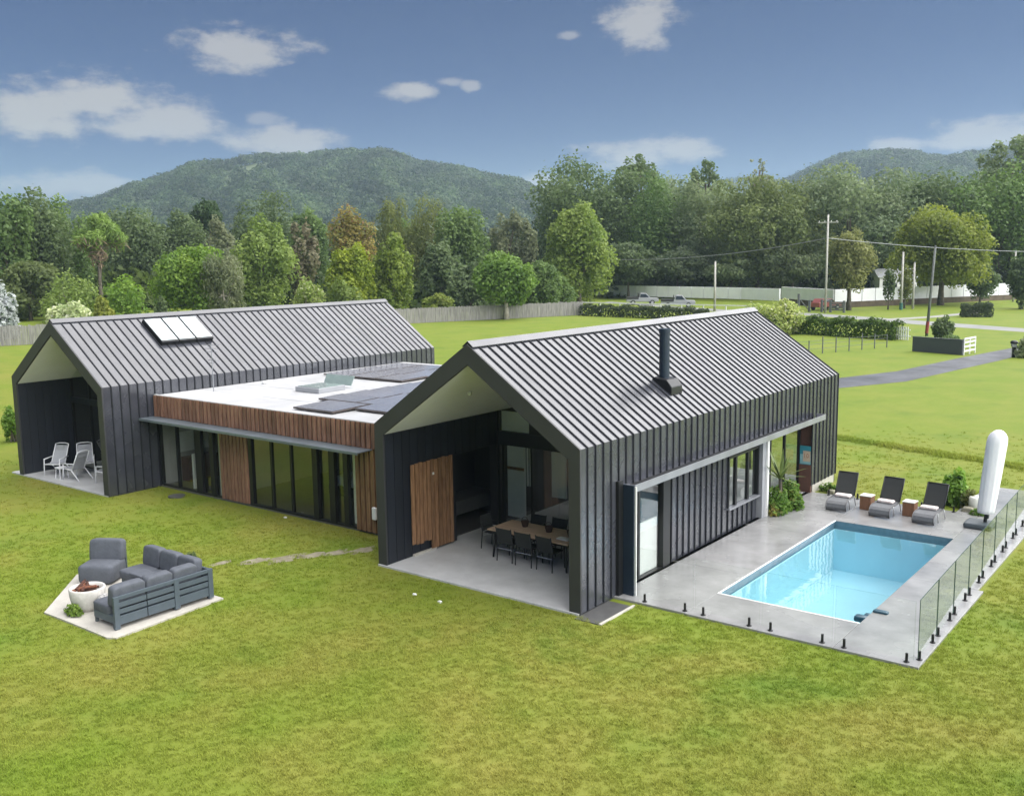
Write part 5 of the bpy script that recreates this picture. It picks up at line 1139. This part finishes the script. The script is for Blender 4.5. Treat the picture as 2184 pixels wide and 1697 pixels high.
# ------------------------------------------------------------------ hills and far wood
HILLG = mat('hill_ground', (.055, .085, .030), .9, 0, .3, .02, 0, 1, c2=(.10, .13, .05))
def hill(sil, R, r0, back, trees, pal, seed, patch=None):
    px = np.array([s[0] for s in sil], float); py = np.array([s[1] for s in sil], float)
    cols = np.arange(px[0], px[-1]+1, 14.0); rows = np.concatenate([np.linspace(r0, R, 16), np.linspace(R, R+back, 6)[1:]])
    rg = np.random.default_rng(seed); TREEH = 9.0
    ridge = np.array([max(2.0, height_at(p, np.interp(p, px, py)+1.0*math.sin(p*.045+seed)+1.0*math.sin(p*.11+2*seed), R)-TREEH) for p in cols])
    def zed(p, r):
        f = np.clip((r-r0)/(R-r0), 0, 1); z = np.interp(p, cols, ridge)*(f**1.15*(1-.12*np.sin(f*math.pi*2.0)))
        z = z+(np.sin(p*.021+r*.009)*6+np.sin(p*.047-r*.004+seed)*6)*f*(1-f)*2
        return np.where(r > R, np.interp(p, cols, ridge)*np.clip(1-((r-R)/back)**1.5, 0, 1), z)
    v, f = [], []
    for r in rows:
        for p in cols: x, y = ground_at(p, r); v.append((x, y, float(zed(p, r))-1.0))
    nc = len(cols)
    for i in range(len(rows)-1):
        for k in range(nc-1): f.append((i*nc+k, i*nc+k+1, (i+1)*nc+k+1, (i+1)*nc+k))
    me = bpy.data.meshes.new('hill'); me.from_pydata(v, [], f); me.materials.append(HILLG); me.polygons.foreach_set('use_smooth', [True]*len(f)); me.update()
    o = bpy.data.objects.new('hill', me); COL.objects.link(o); tag(o, kind='structure')
    tp = rg.uniform(px[0], px[-1], trees); tr = r0+(R+25-r0)*(.30+.70*rg.random(trees)**.8); tz = zed(tp, tr)
    keep = tz > 6
    if patch is not None: keep &= ((tp-patch[0])/patch[1]+.35*np.sin(tr*.08))**2+((tr-patch[2])/patch[3]+.5*np.sin(tp*.13))**2 > 1
    tp, tr, tz = tp[keep], tr[keep], tz[keep]; n = len(tp); Q = 34
    bx = np.empty((n, 2))
    for i in range(n): bx[i] = ground_at(tp[i], tr[i])
    rad = rg.uniform(3.2, 7.0, n); e = unit(rg, n*Q); e[:, 2] = np.abs(e[:, 2])*1.0-.25*rg.random(n*Q)
    k = np.repeat(np.arange(n), Q); hh = rg.uniform(.9, 1.5, n)
    pos = np.stack([bx[k, 0]+e[:, 0]*rad[k], bx[k, 1]+e[:, 1]*rad[k], tz[k]+3.0+e[:, 2]*rad[k]*hh[k]], 1)*1.0
    nrm = e+unit(rg, n*Q)*.45; fcol = rg.random(n)[k][:, None]
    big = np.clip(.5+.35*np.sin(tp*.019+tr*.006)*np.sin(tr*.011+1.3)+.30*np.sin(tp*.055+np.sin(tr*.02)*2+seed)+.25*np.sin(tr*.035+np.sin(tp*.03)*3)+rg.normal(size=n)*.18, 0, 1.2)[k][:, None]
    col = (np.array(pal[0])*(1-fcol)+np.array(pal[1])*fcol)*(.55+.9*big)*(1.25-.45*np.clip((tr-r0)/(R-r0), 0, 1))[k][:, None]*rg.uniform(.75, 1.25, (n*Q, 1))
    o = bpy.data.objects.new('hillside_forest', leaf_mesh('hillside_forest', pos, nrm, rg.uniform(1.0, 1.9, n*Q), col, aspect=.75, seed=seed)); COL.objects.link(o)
    tag(o, kind='stuff')
HP = [(.024, .046, .020), (.072, .104, .042)]
hill([(60, 470), (180, 432), (250, 409), (350, 376), (420, 353), (500, 341), (560, 331), (640, 327), (700, 329), (760, 319), (830, 320), (880, 334), (950, 352), (1050, 371), (1130, 392), (1180, 412), (1260, 445), (1330, 470)], 1300, 560, 420, 7800, HP, 11, (540, 60, 1120, 70))
hill([(1560, 440), (1620, 405), (1680, 378), (1730, 350), (1790, 331), (1860, 320), (1930, 324), (2000, 332), (2060, 326), (2120, 318), (2200, 305), (2320, 300), (2420, 320)], 1500, 700, 420, 5600, HP, 12)
hill([(1440, 470), (1500, 400), (1545, 378), (1600, 374), (1660, 384), (1720, 410), (1780, 450)], 2050, 1300, 250, 700, HP, 13)
def far_wood(px0, px1, d0, d1, top, n, pal, seed, label):
    """the wood behind the trees one can tell apart: one mass"""
    rg = np.random.default_rng(seed); m_ = n; P_ = rg.uniform(px0, px1, m_); D_ = rg.uniform(d0, d1, m_); Q = 60
    xy = np.array([ground_at(p, d_) for p, d_ in zip(P_, D_)]); tz = np.array([height_at(p, np.interp(p, top[0], top[1])+rg.uniform(0, 30), d_) for p, d_ in zip(P_, D_)])
    k = np.repeat(np.arange(m_), Q); e = unit(rg, m_*Q); fr = rg.random(m_*Q)**.8
    rad = rg.uniform(2.5, 4.2, m_)
    pos = np.stack([xy[k, 0]+e[:, 0]*rad[k]*(.5+.7*(1-fr)), xy[k, 1]+e[:, 1]*rad[k]*(.5+.7*(1-fr)), np.maximum(.2, tz[k]*fr)], 1)
    f = rg.random(m_)[k][:, None]; col = (np.array(pal[0])*(1-f)+np.array(pal[1])*f)*rg.uniform(.8, 1.2, (m_*Q, 1))
    o = bpy.data.objects.new('far_wood', leaf_mesh('far_wood', pos, e+unit(rg, m_*Q)*.5+np.array([0, 0, .2]), rg.uniform(.45, .85, m_*Q), col, seed=seed)); COL.objects.link(o)
    tag(o, label, 'wood', kind='stuff')
far_wood(-120, 1180, 200, 250, ([-120, 0, 300, 700, 1000, 1180], [455, 455, 475, 480, 480, 500]), 420, DK, 21, 'dark wood filling the gaps behind the left tree line')
far_wood(1150, 2330, 205, 260, ([1150, 1250, 1500, 1700, 2000, 2330], [455, 405, 405, 410, 405, 395]), 560, [(.026,.042,.018),(.05,.075,.03)], 22, 'dark wood filling the gaps behind the right tree line')

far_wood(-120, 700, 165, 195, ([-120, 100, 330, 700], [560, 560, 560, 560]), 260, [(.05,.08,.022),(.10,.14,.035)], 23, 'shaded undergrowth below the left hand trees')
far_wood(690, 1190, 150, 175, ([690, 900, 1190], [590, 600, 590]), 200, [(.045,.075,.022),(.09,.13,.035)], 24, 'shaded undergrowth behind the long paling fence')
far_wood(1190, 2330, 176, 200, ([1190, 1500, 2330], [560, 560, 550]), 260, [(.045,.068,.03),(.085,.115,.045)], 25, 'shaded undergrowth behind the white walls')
# ------------------------------------------------------------------ plants by the house
def rosette(label, x, y, z, n, ln, seed):
    t = thing('yucca', label, 'plant', (x, y, 0)); rn = random.Random(seed)
    YUC = mat('yucca_leaf', (.10, .17, .035), .45, 0, .3, 3, c2=(.21, .27, .08))
    for k in range(n):
        a = k*2.4+rn.uniform(-.3, .3); e = math.radians(rn.uniform(12, 80)); l = ln*rn.uniform(.75, 1.1); b = MB(); prev = None
        for i in range(6):
            s = i/5; r_ = l*s*math.cos(e)*(1+.1*s); h = l*s*math.sin(e)-.22*l*s*s*math.cos(e); w = .042*(1-s)**.6*(.6+.9*min(1, s*3)); c = Vector((r_*math.cos(a), r_*math.sin(a), z+h)); q = Vector((-math.sin(a), math.cos(a), 0))*w
            cur = (c-q, c+Vector((0, 0, -.012*(1-s))), c+q)
            if prev: b.poly([prev[0], prev[1], cur[1], cur[0]]).poly([prev[1], prev[2], cur[2], cur[1]])
            prev = cur
        b.build('leaf', YUC, t, local=True)
    MB().tube([(0, 0, -.04), (.03, 0, z*.5), (0, 0, z+.02)], [.06, .05, .055], 8).build('stem', BARK, t, local=True)
rosette('spiky yucca behind the white post at the glazed entry', .20, 10.22, 1.02, 24, .95, 5)
PLP = [(.035, .075, .014), (.085, .14, .028), (.16, .19, .05)]
shrub('shrub', 'leafy shrub at the foot of the yucca by the white post', .14, 10.18, .75, 1.0, .78, PLP, 1700, .055, 501, z=0)
shrub('shrub', 'leafy shrub spilling over the deck beside the glazed entry', .20, 10.95, .85, .95, .80, PLP, 1800, .055, 502, z=0)
shrub('shrub', 'low yellowing plant at the base of the white post', .16, 9.86, .35, .5, .38, [(.09, .11, .025), (.20, .18, .05), (.35, .3, .1)], 500, .04, 503, z=0)
shrub('shrub', 'small weeds at the foot of the pale plinth beside the first lounger', .35, 13.75, .7, .35, .30, PLP, 420, .045, 504)
shrub('shrub', 'grassy shrub behind the sun lounger nearest the parasol', 4.05, 14.25, .9, .8, 1.0, [(.06, .12, .02), (.13, .20, .04)], 1500, .10, 505, vert=.7)
shrub('shrub', 'brown green bush right of the grassy shrub', 4.55, 14.0, .6, .6, .62, [(.05, .07, .02), (.11, .11, .04)], 900, .05, 506)
shrub('shrub', 'low plants beside the cream drum stool', 4.95, 13.25, .55, .3, .22, PLP, 380, .045, 507)
shrub('shrub', 'green weeds growing at the front of the fire bowl', -8.95, -6.45, .62, .30, .22, [(.05, .09, .015), (.11, .16, .03)], 900, .03, 508, z=0)
shrub('shrub', 'small dark tuft of weeds behind the corner sofa', -10.0, -2.75, .4, .3, .34, DK, 500, .03, 509)
shrub('shrub', 'dry weeds beside the lounge chair', -11.1, -4.0, .25, .25, .26, [(.10, .09, .05), (.2, .17, .1)], 250, .03, 510)
rn = random.Random(4)
for k, (x, y, r) in enumerate(((3.55, 13.75, .14), (4.62, 13.5, .16), (.55, 13.55, .12))):
    b = MB().cushion(x-r, x+r, y-r*.8, y+r*.8, GZ-.03, GZ+r*.9, .3); tag(b.build('garden_rock', STONE, smooth=True), ['pale garden rock behind the middle and last loungers', 'pale garden rock beside the brown green bush', 'pale garden rock near the plinth weeds'][k], 'rock', 'garden rocks')

# ------------------------------------------------------------------ grass: many small tufts of blades on the near lawn
def tuft_mesh(seed, nb, h, rad):
    rn = random.Random(seed); b = MB()
    for k in range(nb):
        a = rn.uniform(0, 6.283); r = rad*math.sqrt(rn.random()); x, y = r*math.cos(a), r*math.sin(a); d = rn.uniform(0, 6.283); l = h*rn.uniform(.55, 1.15); w = rn.uniform(.0035, .006); le = rn.uniform(.25, 1.1)*l
        q = Vector((-math.sin(d), math.cos(d), 0))*w; p0 = Vector((x, y, 0)); p1 = Vector((x+math.cos(d)*le*.35, y+math.sin(d)*le*.35, l*.6)); p2 = Vector((x+math.cos(d)*le, y+math.sin(d)*le, l))
        b.poly([p0-q, p0+q, p1+q*.8, p1-q*.8]).poly([p1-q*.8, p1+q*.8, p2])
    return b.mesh('grass_tuft', BLADE)
tufts = bpy.data.collections.new('grass_tufts')
for k in range(5):
    o = bpy.data.objects.new('grass_tuft', tuft_mesh(k, 18, .055, .085)); tufts.objects.link(o)
def grass_points():
    rg = np.random.default_rng(9); pts = []; sc = []
    rects = [(-6.1, .68, -.12, 15.5), (-25.1, -18.4, -.1, 16), (-18.6, -6, 1.78, 14), (-.2, 6.6, 1.28, 13.35), (4.3, 6.5, 13, 17.3)]
    pad = [(-9.66, -6.74), (-7.16, -6.74), (-6.98, -6.62), (-7.18, -3.86), (-10.55, -3.98), (-11.60, -4.92)]
    fx, fy = math.sin(YAW), math.cos(YAW)
    for d0, d1, dens, s in ((6.5, 14, 270, .72), (14, 20, 180, .8), (20, 30, 95, .85), (30, 46, 34, 1.0)):
        half = .80; area = half*(d1*d1-d0*d0); n = int(area*dens)
        a = YAW+rg.uniform(-half, half, n); r = np.sqrt(rg.uniform(d0*d0, d1*d1, n)); x = CAM[0]+np.sin(a)*r; y = CAM[1]+np.cos(a)*r
        k = rg.random(n) < np.clip((46-r)/20, 0, 1)
        for (x0, x1, y0, y1) in rects: k &= ~((x > x0) & (x < x1) & (y > y0) & (y < y1))
        ins = np.ones(n, bool)
        for i in range(len(pad)):
            (ax, ay), (bx, by) = pad[i], pad[(i+1) % len(pad)]; ins &= ((bx-ax)*(y-ay)-(by-ay)*(x-ax)) > 0
        k &= ~ins
        # worn ground along the stepping stones and under the eaves of the link
        for (sx, sy, sr) in ((-9.5, -2.2, .2), (-8.95, -1.6, .25), (-8.5, -1.05, .34), (-8.1, -.45, .28), (-7.75, .1, .25), (-7.35, .65, .3), (-16.7, 1.3, .33)): k &= (x-sx)**2+((y-sy)*1.3)**2 > sr*sr
        pts.append(np.stack([x, y, np.full(n, GZ-.004)], 1)[k]); sc.append((s*rg.uniform(.65, 1.25, n))[k])
    # rough unmown edge across the paddock behind the pool
    n = 1500; u = rg.random(n); x = -6+u*14; y = 24.05-u*3.85+rg.normal(size=n)*.22; pts.append(np.stack([x, y, np.full(n, GZ)], 1)); sc.append(rg.uniform(1.2, 2.2, n))
    return np.concatenate(pts), np.concatenate(sc)
P_, S_ = grass_points()
me = bpy.data.meshes.new('grass'); me.vertices.add(len(P_)); me.vertices.foreach_set('co', P_.ravel())
at_ = me.attributes.new('tuft_scale', 'FLOAT', 'POINT'); at_.data.foreach_set('value', S_.astype(np.float32))
grass = bpy.data.objects.new('grass', me); COL.objects.link(grass); tag(grass, 'short green and straw grass of the lawn', 'grass', kind='stuff')
ng = bpy.data.node_groups.new('scatter_tufts', 'GeometryNodeTree'); ng.interface.new_socket('Geometry', in_out='INPUT', socket_type='NodeSocketGeometry'); ng.interface.new_socket('Geometry', in_out='OUTPUT', socket_type='NodeSocketGeometry')
gi = ng.nodes.new('NodeGroupInput'); go = ng.nodes.new('NodeGroupOutput'); iop = ng.nodes.new('GeometryNodeInstanceOnPoints'); ci = ng.nodes.new('GeometryNodeCollectionInfo'); ci.inputs['Collection'].default_value = tufts; ci.inputs['Separate Children'].default_value = True; ci.inputs['Reset Children'].default_value = True
na = ng.nodes.new('GeometryNodeInputNamedAttribute'); na.data_type = 'FLOAT'; na.inputs['Name'].default_value = 'tuft_scale'
rv = ng.nodes.new('FunctionNodeRandomValue'); rv.data_type = 'FLOAT_VECTOR'; rv.inputs[0].default_value = (-.12, -.12, 0); rv.inputs[1].default_value = (.12, .12, 6.283)
m2p = ng.nodes.new('GeometryNodeMeshToPoints')
ng.links.new(gi.outputs[0], m2p.inputs['Mesh']); ng.links.new(m2p.outputs[0], iop.inputs['Points']); ng.links.new(ci.outputs[0], iop.inputs['Instance']); iop.inputs['Pick Instance'].default_value = True
ng.links.new(rv.outputs[0], iop.inputs['Rotation']); ng.links.new(na.outputs[0], iop.inputs['Scale']); ng.links.new(iop.outputs[0], go.inputs[0])
md = grass.modifiers.new('scatter', 'NODES'); md.node_group = ng

# ------------------------------------------------------------------ the hazy air
hz = MB().box(-2750, 2750, -2750, 2750, -3.0, 240).build('haze', None)
hz.data.materials.clear()
hm = bpy.data.materials.new('haze_air'); hm.use_nodes = True; N = hm.node_tree.nodes; L = hm.node_tree.links
for n in list(N): N.remove(n)
ho = N.new('ShaderNodeOutputMaterial'); pv_ = N.new('ShaderNodeVolumePrincipled'); pv_.inputs['Color'].default_value = (.62, .80, 1.0, 1); pv_.inputs['Density'].default_value = .00018; pv_.inputs['Anisotropy'].default_value = .2
L.new(pv_.outputs[0], ho.inputs['Volume']); hz.data.materials.append(hm); tag(hz, kind='stuff')
